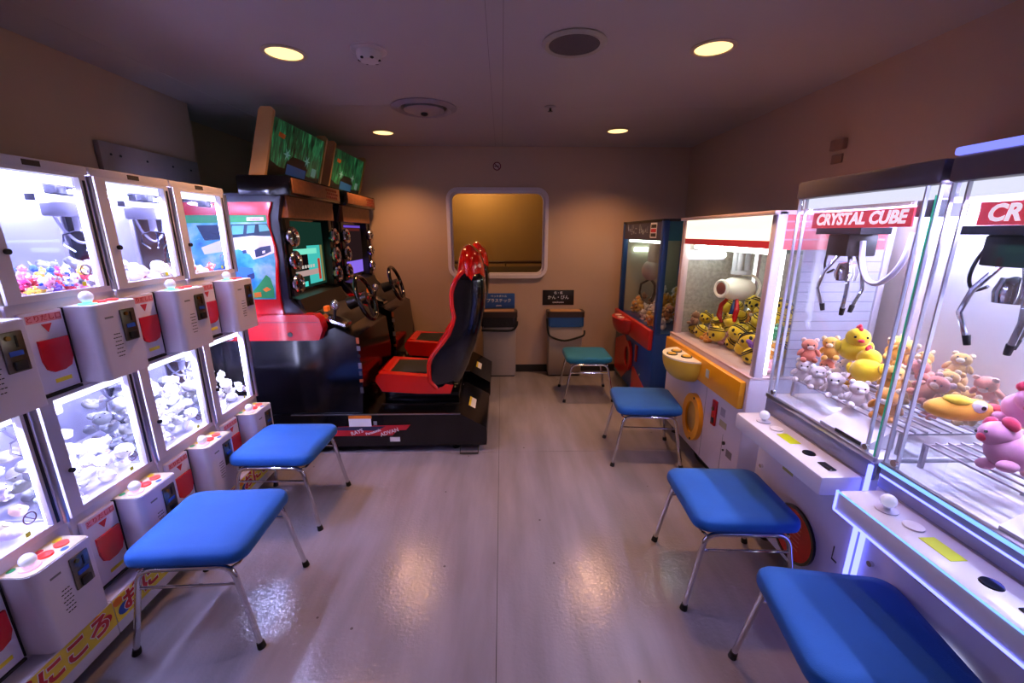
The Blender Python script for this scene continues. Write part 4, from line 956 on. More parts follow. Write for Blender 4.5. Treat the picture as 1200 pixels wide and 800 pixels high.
# ------------------------------------------------------------------ right: yellow-trimmed claw machine
def claw3(b, c, L, spread, th, tip=None, n=3, a0=0.4):
    for k in range(n):
        an = a0 + k * 2 * math.pi / n; dx, dy = math.cos(an), math.sin(an)
        b.tube([c, (c[0] + spread * dx, c[1] + spread * dy, c[2] - L * 0.25), (c[0] + spread * 1.1 * dx, c[1] + spread * 1.1 * dy, c[2] - L * 0.65), (c[0] + spread * 0.6 * dx, c[1] + spread * 0.6 * dy, c[2] - L)], th, 7)
    return b
orange_plastic = mat('orange_plastic', 'eaa012', 0.3, 0, 0.05, 12, coat=0.2)
yellow_plastic = mat('yellow_plastic', 'e8bc30', 0.28, 0, 0.04, 12, coat=0.25)
lilac_metal = mat('lilac_white_metal', 'd0c6d6', 0.35, 0, 0.03, 10)
pink_metal = mat('pink_white_metal', 'cdb6bc', 0.35, 0, 0.03, 10)
glit = mat('glitter_back', 'a09a92', 0.45, 0.0, 0.55, 45)
header_lit = mat('header_lit', 'f4ead8', 0.4, emit=1.3, ecol='fff0d4')
header_red = mat('header_red', 'c03038', 0.4, emit=0.25, ecol='c03038')
tube_lit = emis('fluorescent_tube', (0.95, 1.0, 0.85), 24)
def prize_chute(): pass
t = Ym = None
ym = thing('claw_machine', 'white claw machine with orange trim and bee plush toys', 'claw machine', (1.30, 3.13, 0), R(-90))
YW, YD, YH = 1.08, 0.62, 1.655
MB().rbox(0.0, YW, 0.0, YD, 0.11, 0.80, 0.008).build('lower_body', lilac_metal, ym)
for x in (0.08, YW - 0.08):
    for y in (0.08, YD - 0.08): MB().cyl((x, y, 0), (x, y, 0.112), 0.022).build('foot', dark_metal, ym)
MB().box(0.0, YW, 0.0, YD, 0.80, 0.812).build('sill', pink_metal, ym)
for x, nm in ((0.0, pink_metal), (YW - 0.045, lilac_metal)):
    MB().rbox(x, x + 0.045, 0.02, 0.07, 0.81, YH, 0.006).build('front_pillar', nm, ym)
    MB().box(x + 0.01, x + 0.035, YD - 0.03, YD, 0.81, YH).build('rear_pillar', nm, ym)
MB().box(YW - 0.012, YW - 0.002, 0.072, 0.086, 0.83, 1.47).build('led_strip', emis('led_strip_white', (0.95, 0.95, 1.0), 9), ym)
MB().box(0.012, 0.035, YD - 0.05, YD - 0.03, 0.83, 1.47).build('corner_light', emis('corner_tube', (0.95, 1, 0.92), 2.5), ym)
MB().rbox(0.0, YW, 0.0, YD, YH - 0.02, YH, 0.004).build('roof', pink_metal, ym)
hd = MB().box(0.045, YW - 0.045, 0.03, 0.045, 1.475, YH - 0.02).build('header_sign', header_lit, ym)
MB().box(0.045, YW - 0.045, 0.0285, 0.03, 1.475, 1.512).build('header_red_band', header_red, hd)
sd = MB().box(YW - 0.03, YW - 0.02, 0.072, YD - 0.03, 1.47, YH - 0.02).build('side_header', mat('side_red', 'c84a50', 0.4, emit=0.35, ecol='e05a60'), ym)
for z in (1.515, 1.56, 1.60): MB().box(YW - 0.0198, YW - 0.0185, 0.08, YD - 0.04, z, z + 0.008).build('side_header_line', pink_print, sd)
MB().box(0.045, YW - 0.045, 0.040, 0.046, 0.812, 1.475).build('glass_front', clear, ym)
MB().box(0.018, 0.026, 0.072, YD - 0.032, 0.813, 1.62).build('far_side_panel', glit, ym)
MB().box(YW - 0.026, YW - 0.021, 0.088, 0.19, 0.815, 1.47).build('glass_side', clear, ym)
sp2 = MB().box(YW - 0.028, YW - 0.018, 0.19, YD - 0.032, 0.815, 1.47).build('near_side_panel', mat('side_panel_grey', 'a9a6b8', 0.45), ym)
for k in range(12): MB().box(YW - 0.0178, YW - 0.0165, 0.192, YD - 0.034, 0.86 + k * 0.05, 0.864 + k * 0.05).build('panel_groove', mat('groove_grey', '7f7c90', 0.5), sp2)
lr = MB().box(0.027, 0.033, 0.07, 0.34, 1.36, 1.43).build('rear_lamp_tray', white_plastic, ym)
MB().cyl((0.052, 0.08, 1.395), (0.052, 0.33, 1.395), 0.019).build('rear_lamp_tube', emis('rear_tube', (0.92, 1.0, 0.88), 10), lr)
MB().box(0.04, YW - 0.04, YD - 0.012, YD, 0.81, YH - 0.02).build('back_panel', glit, ym)
MB().cyl((0.08, 0.10, 1.455), (YW - 0.08, 0.10, 1.455), 0.014).build('front_lamp_tube', tube_lit, ym)
MB().box(0.05, YW - 0.05, YD - 0.05, YD - 0.015, 1.42, 1.44).build('rear_lamp_rail', mat('green_grey', '52605a', 0.5), ym)
bar = MB().rbox(0.02, YW - 0.02, -0.035, 0.0, 0.625, 0.782, 0.008).build('control_bar', orange_plastic, ym)
# bowl control
b = MB(); cx, cz, rx, ry, rzb = 0.43, 0.745, 0.19, 0.17, 0.17
vs = []; NU, NV = 16, 7
for i in range(NV + 1):
    ph = (math.pi / 2) * i / NV
    for j in range(NU + 1):
        th = math.pi * j / NU; vs.append((cx - rx * math.cos(th) * math.cos(ph) ** 0.7, -0.03 - ry * math.sin(th) * math.cos(ph) ** 0.7, cz - rzb * math.sin(ph)))
fs = [(i * (NU + 1) + j, i * (NU + 1) + j + 1, (i + 1) * (NU + 1) + j + 1, (i + 1) * (NU + 1) + j) for i in range(NV) for j in range(NU)]
b.add(vs, fs); bowl = b.build('control_bowl', yellow_plastic, ym, 60)
top = [(cx - rx * math.cos(math.pi * j / NU), -0.03 - ry * math.sin(math.pi * j / NU)) for j in range(NU + 1)]
MB().prism(top, 'z', cz - 0.002, cz + 0.008).build('bowl_top', mat('bowl_top_cream', 'e8dcc0', 0.4), bowl)
for bxx, byy in ((-0.08, -0.08), (0.06, -0.07), (-0.01, -0.14)):
    MB().lathe((cx + bxx, byy - 0.005, cz + 0.008), [(0.036, 0), (0.036, 0.006), (0.028, 0.006)], 18).build('button_rim', dark_metal, bowl)
    MB().lathe((cx + bxx, byy - 0.005, cz + 0.008), [(0.028, 0.004), (0.024, 0.010), (0.0001, 0.011)], 18).build('push_button', yellow_plastic, bowl)
MB().box(0.69, 0.73, -0.0365, -0.035, 0.685, 0.735).build('character_free_badge', mat('badge_pale', 'b9c4cc', 0.4), bar).name = 'round_badge'
# oval prize hatch
oc = (0.54, 0.345)
b = MB(); ring(b, circ(oc[0], oc[1], 0.075, 0.11, 28), circ(oc[0], oc[1], 0.125, 0.165, 28), -0.03, 0.0); ov = b.build('oval_hatch', orange_plastic, ym)
MB().prism(circ(oc[0], oc[1], 0.078, 0.112, 28), 'y', -0.016, -0.002).build('hatch_flap', mat('flap_amber', 'c9a05a', 0.2, 0, 0.2, 10), ov)
for dz in (0.145, -0.145): MB().cyl((oc[0] + 0.03, -0.034, oc[1] + dz), (oc[0] + 0.03, -0.029, oc[1] + dz), 0.008).build('screw', dark_metal, ov)
cp = MB().rbox(0.765, 0.815, -0.012, 0.0, 0.405, 0.565, 0.003).build('coin_plate', red_plastic, ym)
MB().cyl((0.785, -0.018, 0.51), (0.785, -0.012, 0.51), 0.012).build('coin_knob', mat('brass', '9a7434', 0.3, 1.0), cp); MB().rbox(0.775, 0.805, -0.016, -0.012, 0.42, 0.455, 0.003).build('coin_return', black_plastic, cp)
MB().box(0.85, 0.90, -0.0012, 0.0, 0.50, 0.55).build('emblem_print', mat('lilac_grey', '9d95ac', 0.5), ym)
MB().box(0.85, 0.93, -0.0012, 0.0, 0.435, 0.475).build('label_plate', mat('label_khaki', 'a49c84', 0.5), ym)
MB().box(0.96, 1.02, -0.0012, 0.0, 0.29, 0.335).build('rating_plate', mat('plate_grey', '6e6a7c', 0.4), ym)
MB().cyl((0.93, -0.01, 0.355), (0.93, 0.0, 0.355), 0.011).cyl((0.93, -0.006, 0.31), (0.93, 0.0, 0.31), 0.006).build('lock', dark_metal, ym)
MB().box(0.905, 0.908, -0.001, 0.0, 0.12, 0.40).box(0.66, 0.663, -0.001, 0.0, 0.12, 0.62).build('panel_gap', grey_print, ym)
# crane
cr = MB().rbox(0.31, 0.51, 0.16, 0.36, 1.44, 1.50, 0.01).build('crane_carriage', white_plastic, ym)
MB().box(0.05, YW - 0.05, 0.23, 0.28, 1.50, 1.53).build('crane_rail', alu, ym)
b = MB(); [b.cyl((0.41 + dx, 0.26 + dy, 1.30), (0.41 + dx, 0.26 + dy, 1.45), 0.016) for dx, dy in ((-0.03, -0.03), (0.03, -0.03), (0.0, 0.035), (-0.005, -0.04))]; b.lathe((0.41, 0.26, 1.29), [(0.06, 0), (0.06, 0.025), (0.0001, 0.025)], 18); b.build('ribbed_mast', mat('grey_rib', 'b4b4ba', 0.35), ym)
hdp = MB().ell((0.41, 0.25, 1.195), (0.085, 0.115, 0.078), (0, R(10), 0), 20, 12).build('crane_head', mat('crane_cream', 'f0ead8', 0.35), ym)
b = MB(); b.torus((0.425, 0.137, 1.198), (0.30, -1, 0.05), 0.050, 0.012, 22, 8); b.build('porthole_ring', mat('crane_cream', 'f0ead8', 0.35), hdp)
MB().ell((0.425, 0.140, 1.198), (0.046, 0.018, 0.046), (0, 0, R(17)), 14, 8).build('porthole', mat('porthole_brown', '7a4238', 0.25), hdp)
MB().tube(smooth([(0.43, 0.26, 1.29), (0.44, 0.33, 1.28), (0.45, 0.375, 1.22), (0.45, 0.36, 1.15)]), 0.009, 8).build('crane_cable', mat('crane_cream', 'f0ead8', 0.35), hdp)
for dx, m_ in ((-0.085, red_plastic), (0.085, red_plastic), (0.045, mat('claw_blue', '24407a', 0.35))):
    MB().tube([(0.41 + dx * 0.6, 0.23, 1.13), (0.41 + dx * 1.15, 0.21, 1.07), (0.41 + dx * 1.1, 0.20, 1.0), (0.41 + dx * 0.75, 0.21, 0.955)], 0.012, 8, rad=[0.010, 0.016, 0.018, 0.008]).build('claw_finger', m_, hdp)
# cables under the machine
cb = thing('floor_cable', 'dark cable looping on floor under the orange-trimmed claw machine', 'cable', (1.40, 2.5, 0))
MB().tube(smooth([(0.12, 0.35, 0.012), (0.0, 0.22, 0.012), (-0.03, 0.05, 0.012), (0.03, -0.12, 0.012), (0.12, -0.25, 0.012)]), 0.008, 7).build('cable', rubber, cb)

# plush in the yellow machine
rng = random.Random(21)
bee = plush_bee('e8c832', '241a14'); bear_w = plush_bear('efe2e4', 'f8f0f0'); bear_b = plush_bear('8a5f44', 'c8a484'); bear_o = plush_bear('e0953c', 'f4e4cc'); bear_p = plush_bear('8a58b4', 'd8c4ea'); bear_k = plush_bear('efb6c8', 'f8dce4'); bear_g = plush_bear('2f7a50', '6ab088'); chick = plush_chick('f6d21e', 'e02a3c'); bear_c = plush_bear('d9a648', 'f0dcb0'); bear_f = plush_bear('e58a70', 'f4ccbc')
sp = pack(150, 0.035, YW - 0.10, 0.055, YD - 0.03, 0.812, 0.050, 0.066, (lambda x, y: -0.15 * y), rng, 12)
seq = [bee, bee, bear_b, bee, bear_p, bee, bear_o, bear_w, bee, bear_k]
NM = {id(bee): ('yellow bee ball plush with black eye patches in orange-trimmed claw machine', 'bee plush balls'), id(bear_b): ('brown bear plush among the bee balls in orange-trimmed claw machine', 'brown bears among bee balls'), id(bear_p): ('purple bear plush among the bee balls in orange-trimmed claw machine', 'purple bears among bee balls'), id(bear_o): ('orange bear plush among the bee balls in orange-trimmed claw machine', 'orange bears among bee balls'), id(bear_w): ('white bear plush among the bee balls in orange-trimmed claw machine', 'white bears among bee balls'), id(bear_k): ('pink bear plush among the bee balls in orange-trimmed claw machine', 'pink bears among bee balls')}
for i, (x, y, z, r) in enumerate(sp):
    if z > 0.925 + 0.40 * y: continue
    s_ = seq[rng.randrange(len(seq))]
    if rng.random() < 0.42: s_ = bee
    put(s_, USED, ym, (x, y, z), r, rng, *NM[id(s_)])

# ------------------------------------------------------------------ right: far blue claw machine
bm_ = thing('claw_machine', 'blue and red claw machine in the far right corner', 'claw machine', (1.27, 4.50, 0), R(-90))
BW, BD, BH = 1.13, 0.64, 1.66
cab_blue = mat('cabinet_blue', '1a4486', 0.35, 0, 0.08, 8); cab_red = mat('cabinet_red', 'b01c14', 0.3, 0, 0.06, 8, coat=0.2); cab_grey = mat('cabinet_grey', '55646a', 0.4, 0, 0.06, 8)
MB().rbox(0, BW, 0, BD, 0.05, 0.72, 0.008).build('lower_body', cab_blue, bm_)
MB().prism([(0.0, 0.70), (0.0, 0.42), (0.33, 0.56), (0.33, 0.70)], 'y', -0.003, 0.0).build('grey_front_panel', cab_grey, bm_)
MB().prism([(0.0, 0.42), (0.0, 0.10), (0.30, 0.06), (0.62, 0.30), (0.33, 0.54)], 'y', -0.003, 0.0).build('red_front_panel', cab_red, bm_)
MB().prism([(0.62, 0.28), (0.62, 0.06), (1.12, 0.06), (1.12, 0.16), (0.66, 0.30)], 'y', -0.003, 0.0).build('red_front_panel', cab_red, bm_)
MB().prism([(0.0, 0.10), (0.0, 0.055), (0.6, 0.055), (0.3, 0.06)], 'y', -0.003, 0.0).build('grey_front_panel', cab_grey, bm_)
for x in (0.05, BW - 0.05):
    for y in (0.06, BD - 0.06): MB().cyl((x, y, 0), (x, y, 0.052), 0.022).build('foot', dark_metal, bm_)
br = MB().rbox(0.01, BW - 0.02, -0.04, 0.0, 0.58, 0.76, 0.012).build('control_bar', cab_red, bm_)
b = MB(); cx, cz, rx, ry, rzb = 0.42, 0.74, 0.21, 0.13, 0.17; vs = []
for i in range(NV + 1):
    ph = (math.pi / 2) * i / NV
    for j in range(NU + 1):
        th = math.pi * j / NU; vs.append((cx - rx * math.cos(th) * math.cos(ph) ** 0.7, -0.035 - ry * math.sin(th) * math.cos(ph) ** 0.7, cz - rzb * math.sin(ph)))
b.add(vs, fs); b.add([(cx - rx * math.cos(math.pi * j / NU), -0.035 - ry * math.sin(math.pi * j / NU), cz) for j in range(NU + 1)], [tuple(range(NU + 1))]); bo = b.build('control_bowl', cab_red, bm_, 60)
for dx, dy in ((-0.07, -0.08), (0.06, -0.09)): MB().lathe((cx + dx, dy - 0.01, cz), [(0.035, 0), (0.035, 0.012), (0.0001, 0.016)], 16).build('push_button', mat('button_pale', 'd8b0a8', 0.3), bo)
b = MB(); ring(b, circ(0.50, 0.36, 0.065, 0.10, 24), circ(0.50, 0.36, 0.12, 0.155, 24), -0.03, -0.003); hv = b.build('oval_hatch', cab_red, bm_)
MB().prism(circ(0.50, 0.36, 0.067, 0.102, 24), 'y', -0.012, -0.003).build('hatch_flap', mat('flap_dark', '2a0c10', 0.3), hv)
MB().rbox(0.70, 0.75, -0.014, 0.0, 0.37, 0.53, 0.004).build('coin_plate', cab_red, bm_)
MB().cyl((0.86, -0.012, 0.28), (0.86, -0.003, 0.28), 0.012).build('lock', alu, bm_)
MB().box(0, BW, 0, BD, 0.72, 0.732).build('sill', cab_blue, bm_)
for x in (0.0, BW - 0.05):
    MB().rbox(x, x + 0.05, 0.0, 0.05, 0.73, BH, 0.006).build('front_pillar', cab_blue, bm_)
    MB().box(x + 0.01, x + 0.04, BD - 0.03, BD, 0.73, BH).build('rear_pillar', cab_blue, bm_)
MB().rbox(0, BW, 0, BD, BH - 0.02, BH, 0.004).build('roof', black_plastic, bm_)
hh = MB().box(0.05, BW - 0.05, 0.006, 0.02, 1.49, BH - 0.02).build('header_sign', mat('header_navy', '232c50', 0.35, 0, 0.3, 20), bm_)
hl = mat('header_letter', '9aa6b4', 0.5); rg_ = random.Random(3)
for c0, nn in ((0.16, 5), (0.50, 5)):
    for q in range(nn):
        gx = c0 + q * 0.056
        g_ = MB()
        for _ in range(4):
            a_, z_ = gx + rg_.uniform(0, 0.03), 1.535 + rg_.uniform(0, 0.06)
            if rg_.random() < 0.5: g_.box(a_, a_ + 0.007, 0.0052, 0.006, z_, z_ + 0.035)
            else: g_.box(a_ - 0.01, a_ + 0.025, 0.0052, 0.006, z_, z_ + 0.007)
        g_.build('header_glyph', hl, hh)
MB().box(0.82, 0.97, 0.0045, 0.006, 1.51, 1.635).build('header_badge', white_print, hh)
for k, m_ in enumerate((black_print, red_print, black_print)): MB().box(0.835, 0.955, 0.0035, 0.0045, 1.52 + k * 0.036, 1.548 + k * 0.036).build('badge_line', m_, hh)
MB().box(BW - 0.03, BW - 0.02, 0.05, BD - 0.03, 1.49, BH - 0.02).build('side_header', mat('header_teal', '1e6a82', 0.35), bm_)
MB().box(0.05, BW - 0.05, 0.02, 0.026, 0.732, 1.49).build('glass_front', clear, bm_)
MB().box(BW - 0.026, BW - 0.02, 0.055, BD - 0.032, 0.735, 1.488).build('glass_side', clear, bm_)
MB().box(0.018, 0.026, 0.055, BD - 0.032, 0.733, 1.62).build('far_side_panel', mat('back_sage', 'b4b09a', 0.4, 0, 0.06, 5), bm_)
MB().box(0.04, BW - 0.04, BD - 0.012, BD, 0.73, BH - 0.02).build('back_panel', mat('back_sage', 'b4b09a', 0.4, 0, 0.06, 5), bm_)
MB().cyl((0.05, 0.12, 1.385), (0.05, 0.37, 1.385), 0.022).build('lamp_tube', emis('blue_machine_tube', (0.85, 1.0, 0.80), 6), bm_)
MB().cyl((0.08, 0.06, 1.475), (BW - 0.08, 0.06, 1.475), 0.012).build('front_lamp_tube', emis('blue_machine_tube', (0.85, 1.0, 0.80), 6), bm_)
MB().box(0.05, BW - 0.05, 0.17, 0.21, 1.49, 1.52).build('crane_rail', alu, bm_)
cm = mat('crane_beige', 'c4aa98', 0.4)
ch = MB().cyl((0.44, 0.19, 1.25), (0.44, 0.19, 1.49), 0.055, None, 16).build('crane_mast', cm, bm_)
MB().ell((0.43, 0.18, 1.20), (0.11, 0.09, 0.10), None, 16, 10).build('crane_head', cm, bm_)
claw3(MB(), (0.43, 0.18, 1.12), 0.22, 0.085, 0.011, n=3, a0=0.2).build('claw', dark_metal, bm_)
rng = random.Random(8)
sp = pack(60, 0.035, BW - 0.06, 0.035, BD - 0.05, 0.732, 0.052, 0.07, (lambda x, y: -0.2 * y), rng, 14)
NB = {id(bear_b): ('brown bear plush in the far blue claw machine', 'brown bears in blue machine'), id(bear_w): ('white bear plush in the far blue claw machine', 'white bears in blue machine'), id(bear_c): ('tan bear plush in the far blue claw machine', 'tan bears in blue machine'), id(bear_o): ('orange bear plush in the far blue claw machine', 'orange bears in blue machine')}
for (x, y, z, r) in sp:
    if z > 0.86 + 0.25 * y: continue
    s_ = rng.choice([bear_b, bear_w, bear_c, bear_w, bear_o, bear_c]); put(s_, USED, bm_, (x, y, z), r, rng, *NB[id(s_)])

# ------------------------------------------------------------------ right: two clear acrylic claw machines
led_blue = emis('led_blue', (0.13, 0.15, 1.0), 5.0)
led_cube = emis('led_cube', (0.62, 0.60, 1.0), 330); led_rear = emis('led_rear', (0.70, 0.70, 1.0), 520)
cube_body = mat('cube_body_white', 'c8c4da', 0.35, 0, 0.04, 8)
cube_top = mat('cube_ledge_white', 'e2dfea', 0.25, 0, 0.02, 8)
cap_dark = mat('cap_grey', '6e6870', 0.3, 0.2, 0.05, 6)
QW, QD = 0.63, 0.60
def cube(loc, label, glow, kx, ky=0.12):
    t = thing('acrylic_claw_machine', label, 'claw machine', loc, R(-90), 'clear acrylic claw machines')
    MB().rbox(0.006, QW - 0.006, 0.0, QD, 0.085, 0.70, 0.008).build('lower_body', cube_body, t)
    for x in (0.07, QW - 0.07):
        for y in (0.07, QD - 0.07): MB().cyl((x, y, 0), (x, y, 0.087), 0.02).build('foot', dark_metal, t)
    ld = MB().rbox(0.03, QW - 0.03, -0.155, 0.0, 0.622, 0.700, 0.012).build('control_ledge', cube_top, t)
    MB().ell((0.14, -0.085, 0.733), 0.022, None, 14, 9).build('joystick_ball', ball_clear, ld)
    MB().lathe((0.14, -0.085, 0.70), [(0.030, 0), (0.030, 0.004), (0.009, 0.006), (0.007, 0.02), (0.0001, 0.02)], 18).build('joystick_base', white_plastic, ld)
    MB().lathe((0.22, -0.075, 0.70), [(0.026, 0), (0.026, 0.005), (0.018, 0.006), (0.0001, 0.008)], 18).build('push_button', white_print, ld)
    MB().box(0.265, 0.355, -0.105, -0.058, 0.700, 0.7012).build('lime_label', mat('lime_label', 'd0dc10', 0.4, emit=0.0), ld)
    MB().lathe((0.43, -0.08, 0.70), [(0.024, 0), (0.022, 0.003), (0.0001, 0.003)], 18).build('black_button', gloss_black, ld)
    MB().rbox(0.50, 0.56, -0.10, -0.068, 0.699, 0.7045, 0.004).build('black_slot', gloss_black, ld)
    MB().rbox(0.008, QW - 0.008, 0.0, 0.02, 0.70, 0.772, 0.004).build('riser', mat('riser_blue_grey', '8e90b0', 0.3, 0.3), t)
    MB().rbox(0.006, QW - 0.006, 0.0, QD, 0.765, 0.785, 0.004).build('deck', cube_top, t)
    MB().rbox(0.006, QW - 0.006, -0.006, 0.012, 0.772, 0.792, 0.004).build('glass_channel', alu, t)
    # acrylic case
    MB().box(0.010, QW - 0.010, 0.004, 0.012, 0.79, 1.69).build('acrylic_front', acrylic, t)
    for x in (0.010, QW - 0.018):
        MB().box(x, x + 0.008, 0.014, QD - 0.02, 0.79, 1.69).build('acrylic_side', acrylic, t)
    for x in (0.008, 0.050, QW - 0.056, QW - 0.014):
        MB().box(x, x + 0.005, 0.002, 0.014, 0.79, 1.69).build('acrylic_edge', acrylic_edge, t)
    MB().box(QW - 0.0155, QW - 0.0125, -0.002, 0.001, 0.79, 1.66).build('green_edge', mat('glass_edge_green', '3fb890', 0.2, emit=0.25, ecol='3fb890'), t)
    MB().box(0.012, QW - 0.012, QD - 0.02, QD - 0.008, 0.785, 1.69).build('back_panel', mat('cube_back', 'e8e8f4', 0.4, 0, 0.02), t)
    for x in (0.035, QW - 0.065): MB().cyl((x + 0.015, -0.006, 0.81), (x + 0.015, 0.004, 0.81), 0.011).build('glass_bolt', chrome, t)
    cp = MB().rbox(0.004, QW - 0.004, -0.01, QD, 1.69, 1.762, 0.01).build('top_cap', cap_dark, t)
    # LED bars inside, under the cap and up the rear corners
    MB().box(0.02, QW - 0.02, 0.018, 0.024, 1.650, 1.690).build('added_cap_baffle', emis('cap_baffle_glow', (0.85, 0.85, 1.0), 1.1), t)  # glowing plate added before the front LED bar to cut its spill
    MB().box(0.06, QW - 0.06, 0.032, 0.057, 1.672, 1.688).build('led_bar', led_cube, t)
    MB().box(0.06, QW - 0.06, QD - 0.07, QD - 0.045, 1.672, 1.688).build('led_bar', led_rear, t)
    MB().box(0.02, QW - 0.02, QD - 0.09, QD - 0.084, 1.645, 1.690).build('lamp_shade', white_plastic, t)
    MB().box(QW - 0.05, QW - 0.03, QD - 0.045, QD - 0.022, 0.80, 1.66).build('led_post', emis('led_post', (0.85, 0.85, 1.0), 9), t)
    sg = MB().box(0.075, QW - 0.105, 0.030, 0.036, 1.570, 1.632).build('name_board', mat('board_red', 'c82a34', 0.35, emit=0.35, ecol='e04050'), t)
    text('CRYSTAL CUBE', 0.060, mat('board_letter', 'f2e8ec', 0.4, emit=0.7, ecol='fff0f4'), sg, (QW / 2 - 0.015, 0.0292, 1.601), FRONT, 0.0006, sx=0.98, shear=0.15, bold=0.0022)
    MB().box(0.05, QW - 0.05, 0.085, 0.15, 1.60, 1.640).build('crane_beam', white_plastic, t)
    MB().box(QW - 0.11, QW - 0.06, 0.04, 0.10, 1.60, 1.650).build('beam_motor', black_plastic, t)
    # crane
    MB().box(kx - 0.115, kx + 0.115, ky - 0.07, ky + 0.05, 1.545, 1.57).build('crane_plate', dark_metal, t)
    hb = MB().rbox(kx - 0.055, kx + 0.055, ky - 0.06, ky + 0.06, 1.46, 1.545, 0.006).build('crane_block', black_plastic, t)
    b = MB()
    for k, (dx, dy) in enumerate(((-0.03, -0.02), (0.03, -0.02), (0.0, 0.035))):
        b.tube([(kx + dx, ky + dy, 1.46), (kx + dx * 2.2, ky + dy * 2.0, 1.39), (kx + dx * 2.6, ky + dy * 2.4, 1.32), (kx + dx * 1.9, ky + dy * 1.6, 1.25)], 0.008, 8)
    b.build('claw_arm', chrome, hb)
    b = MB()
    for dx, dy in ((-0.03, -0.02), (0.03, -0.02), (0.0, 0.035)): b.cyl((kx + dx * 1.9, ky + dy * 1.6, 1.255), (kx + dx * 1.7, ky + dy * 1.4, 1.225), 0.010, 0.008)
    b.build('claw_tip', rubber, hb)
    MB().lathe((kx, ky, 1.36), [(0.035, 0), (0.04, 0.03), (0.03, 0.07), (0.0001, 0.075)], 16).build('claw_motor', chrome, hb)
    MB().tube(smooth([(kx +0.065, ky - 0.01, 1.52), (kx +0.080, ky - 0.01, 1.44), (kx +0.115, ky - 0.01, 1.38), (kx +0.165, ky - 0.01, 1.365), (kx +0.215, ky - 0.01, 1.40), (kx +0.250, ky - 0.01, 1.46), (kx +0.265, ky - 0.01, 1.55)]), 0.010, 8).build('white_hose', white_plastic, hb)
    MB().tube(smooth([(kx -0.065, ky - 0.01, 1.545), (kx -0.100, ky - 0.01, 1.48), (kx -0.110, ky - 0.01, 1.42), (kx -0.090, ky - 0.01, 1.385), (kx -0.055, ky - 0.01, 1.40)]), 0.005, 8).build('dark_hose', dark_metal, hb)
    # prize chute and wire shelf inside
    MB().box(0.02, 0.17, 0.03, 0.034, 0.785, 0.89).box(0.17, 0.174, 0.03, 0.25, 0.785, 0.89).build('chute_wall', acrylic, t)
    b = MB(); b.add([(0.34, 0.016, 0.80), (0.56, 0.016, 0.80), (0.56, 0.12, 0.865), (0.34, 0.12, 0.865)], [(0, 1, 2, 3)]); b.add([(0.34, 0.016, 0.787), (0.56, 0.016, 0.787), (0.56, 0.12, 0.787), (0.34, 0.12, 0.787), (0.34, 0.12, 0.865), (0.56, 0.12, 0.865), (0.34, 0.016, 0.80), (0.56, 0.016, 0.80)], [(3, 2, 5, 4), (0, 3, 4, 6), (2, 1, 7, 5), (0, 1, 7, 6)])
    rp = b.build('chute_ramp', cube_top, t)
    MB().box(0.42, 0.54, 0.014, 0.018, 0.792, 0.806).build('ramp_slot', dark_metal, rp)
    sh = MB()
    for k in range(11): y = 0.10 + k * 0.043; sh.box(0.03, QW - 0.03, y, y + 0.006, 0.868, 0.874)
    for x in (0.03, 0.3, QW - 0.036): sh.box(x, x + 0.006, 0.10, QD - 0.03, 0.862, 0.868)
    sh.build('wire_shelf', white_plastic, t)
    for x in (0.03, QW - 0.042):
        for y in (0.10, QD - 0.05): MB().box(x, x + 0.012, y, y + 0.012, 0.785, 0.866).build('shelf_leg', white_plastic, t)
    # round prize hatch
    dc = (0.34, 0.25)
    b = MB(); ring(b, circ(dc[0], dc[1], 0.118, None, 30), circ(dc[0], dc[1], 0.130, None, 30), -0.012, 0.0)
    rh = b.build('hatch_ring', emis('hatch_ring_glow', (0.75, 0.78, 1.0), 2.0) if glow else gloss_black, t)
    MB().prism(circ(dc[0], dc[1], 0.119, None, 30), 'y', -0.008, -0.001).build('round_hatch', mat('hatch_red', 'd82a1a', 0.35, 0, 0.15, 25), rh)
    b = MB()
    for k in range(7): z = dc[1] - 0.06 + k * 0.02; b.box(dc[0] - 0.045, dc[0] + 0.045, -0.009, -0.008, z, z + 0.006)
    b.build('hatch_print', mat('hatch_pink', 'e86a58', 0.4), rh)
    MB().box(0.20, 0.27, -0.0012, 0.0, 0.49, 0.53).build('label_plate', mat('label_lime_grey', '9a9c60', 0.5), t)
    MB().cyl((0.06, -0.012, 0.42), (0.06, 0.0, 0.42), 0.010).build('lock', chrome, t)
    MB().box(0.545, 0.57, -0.002, 0.0, 0.30, 0.306).box(0.545, 0.5485, -0.002, 0.0, 0.30, 0.36).build('panel_mark', dark_metal, t)
    if glow:
        MB().box(0.004, 0.016, -0.012, 0.0, 0.10, 0.62).build('blue_led_strip', led_blue, t)
        MB().box(0.03, QW - 0.03, -0.158, -0.155, 0.622, 0.629).build('blue_led_strip', led_blue, t)
        MB().box(0.028, 0.031, -0.158, -0.150, 0.626, 0.698).build('blue_led_strip', led_blue, t)
        MB().box(0.03, QW - 0.03, -0.157, -0.154, 0.694, 0.699).build('blue_led_strip', emis('led_pale_blue', (0.16, 0.36, 1.0), 2.2), t)
        MB().box(0.008, QW - 0.008, -0.010, -0.005, 0.776, 0.786).build('blue_led_strip', emis('led_pale_blue', (0.16, 0.36, 1.0), 2.2), t)
        MB().box(0.012, QW - 0.012, -0.003, 0.0, 0.742, 0.748).build('blue_led_strip', led_blue, t)
        MB().rbox(0.005, QW - 0.005, -0.012, 0.006, 1.763, 1.785, 0.006).build('blue_light_bar', emis('cap_bar', (0.20, 0.22, 1.0), 1.5), cp)
    else:
        MB().box(QW - 0.016, QW - 0.004, -0.010, 0.0, 0.10, 0.76).build('blue_led_strip', led_blue, t)
    return t
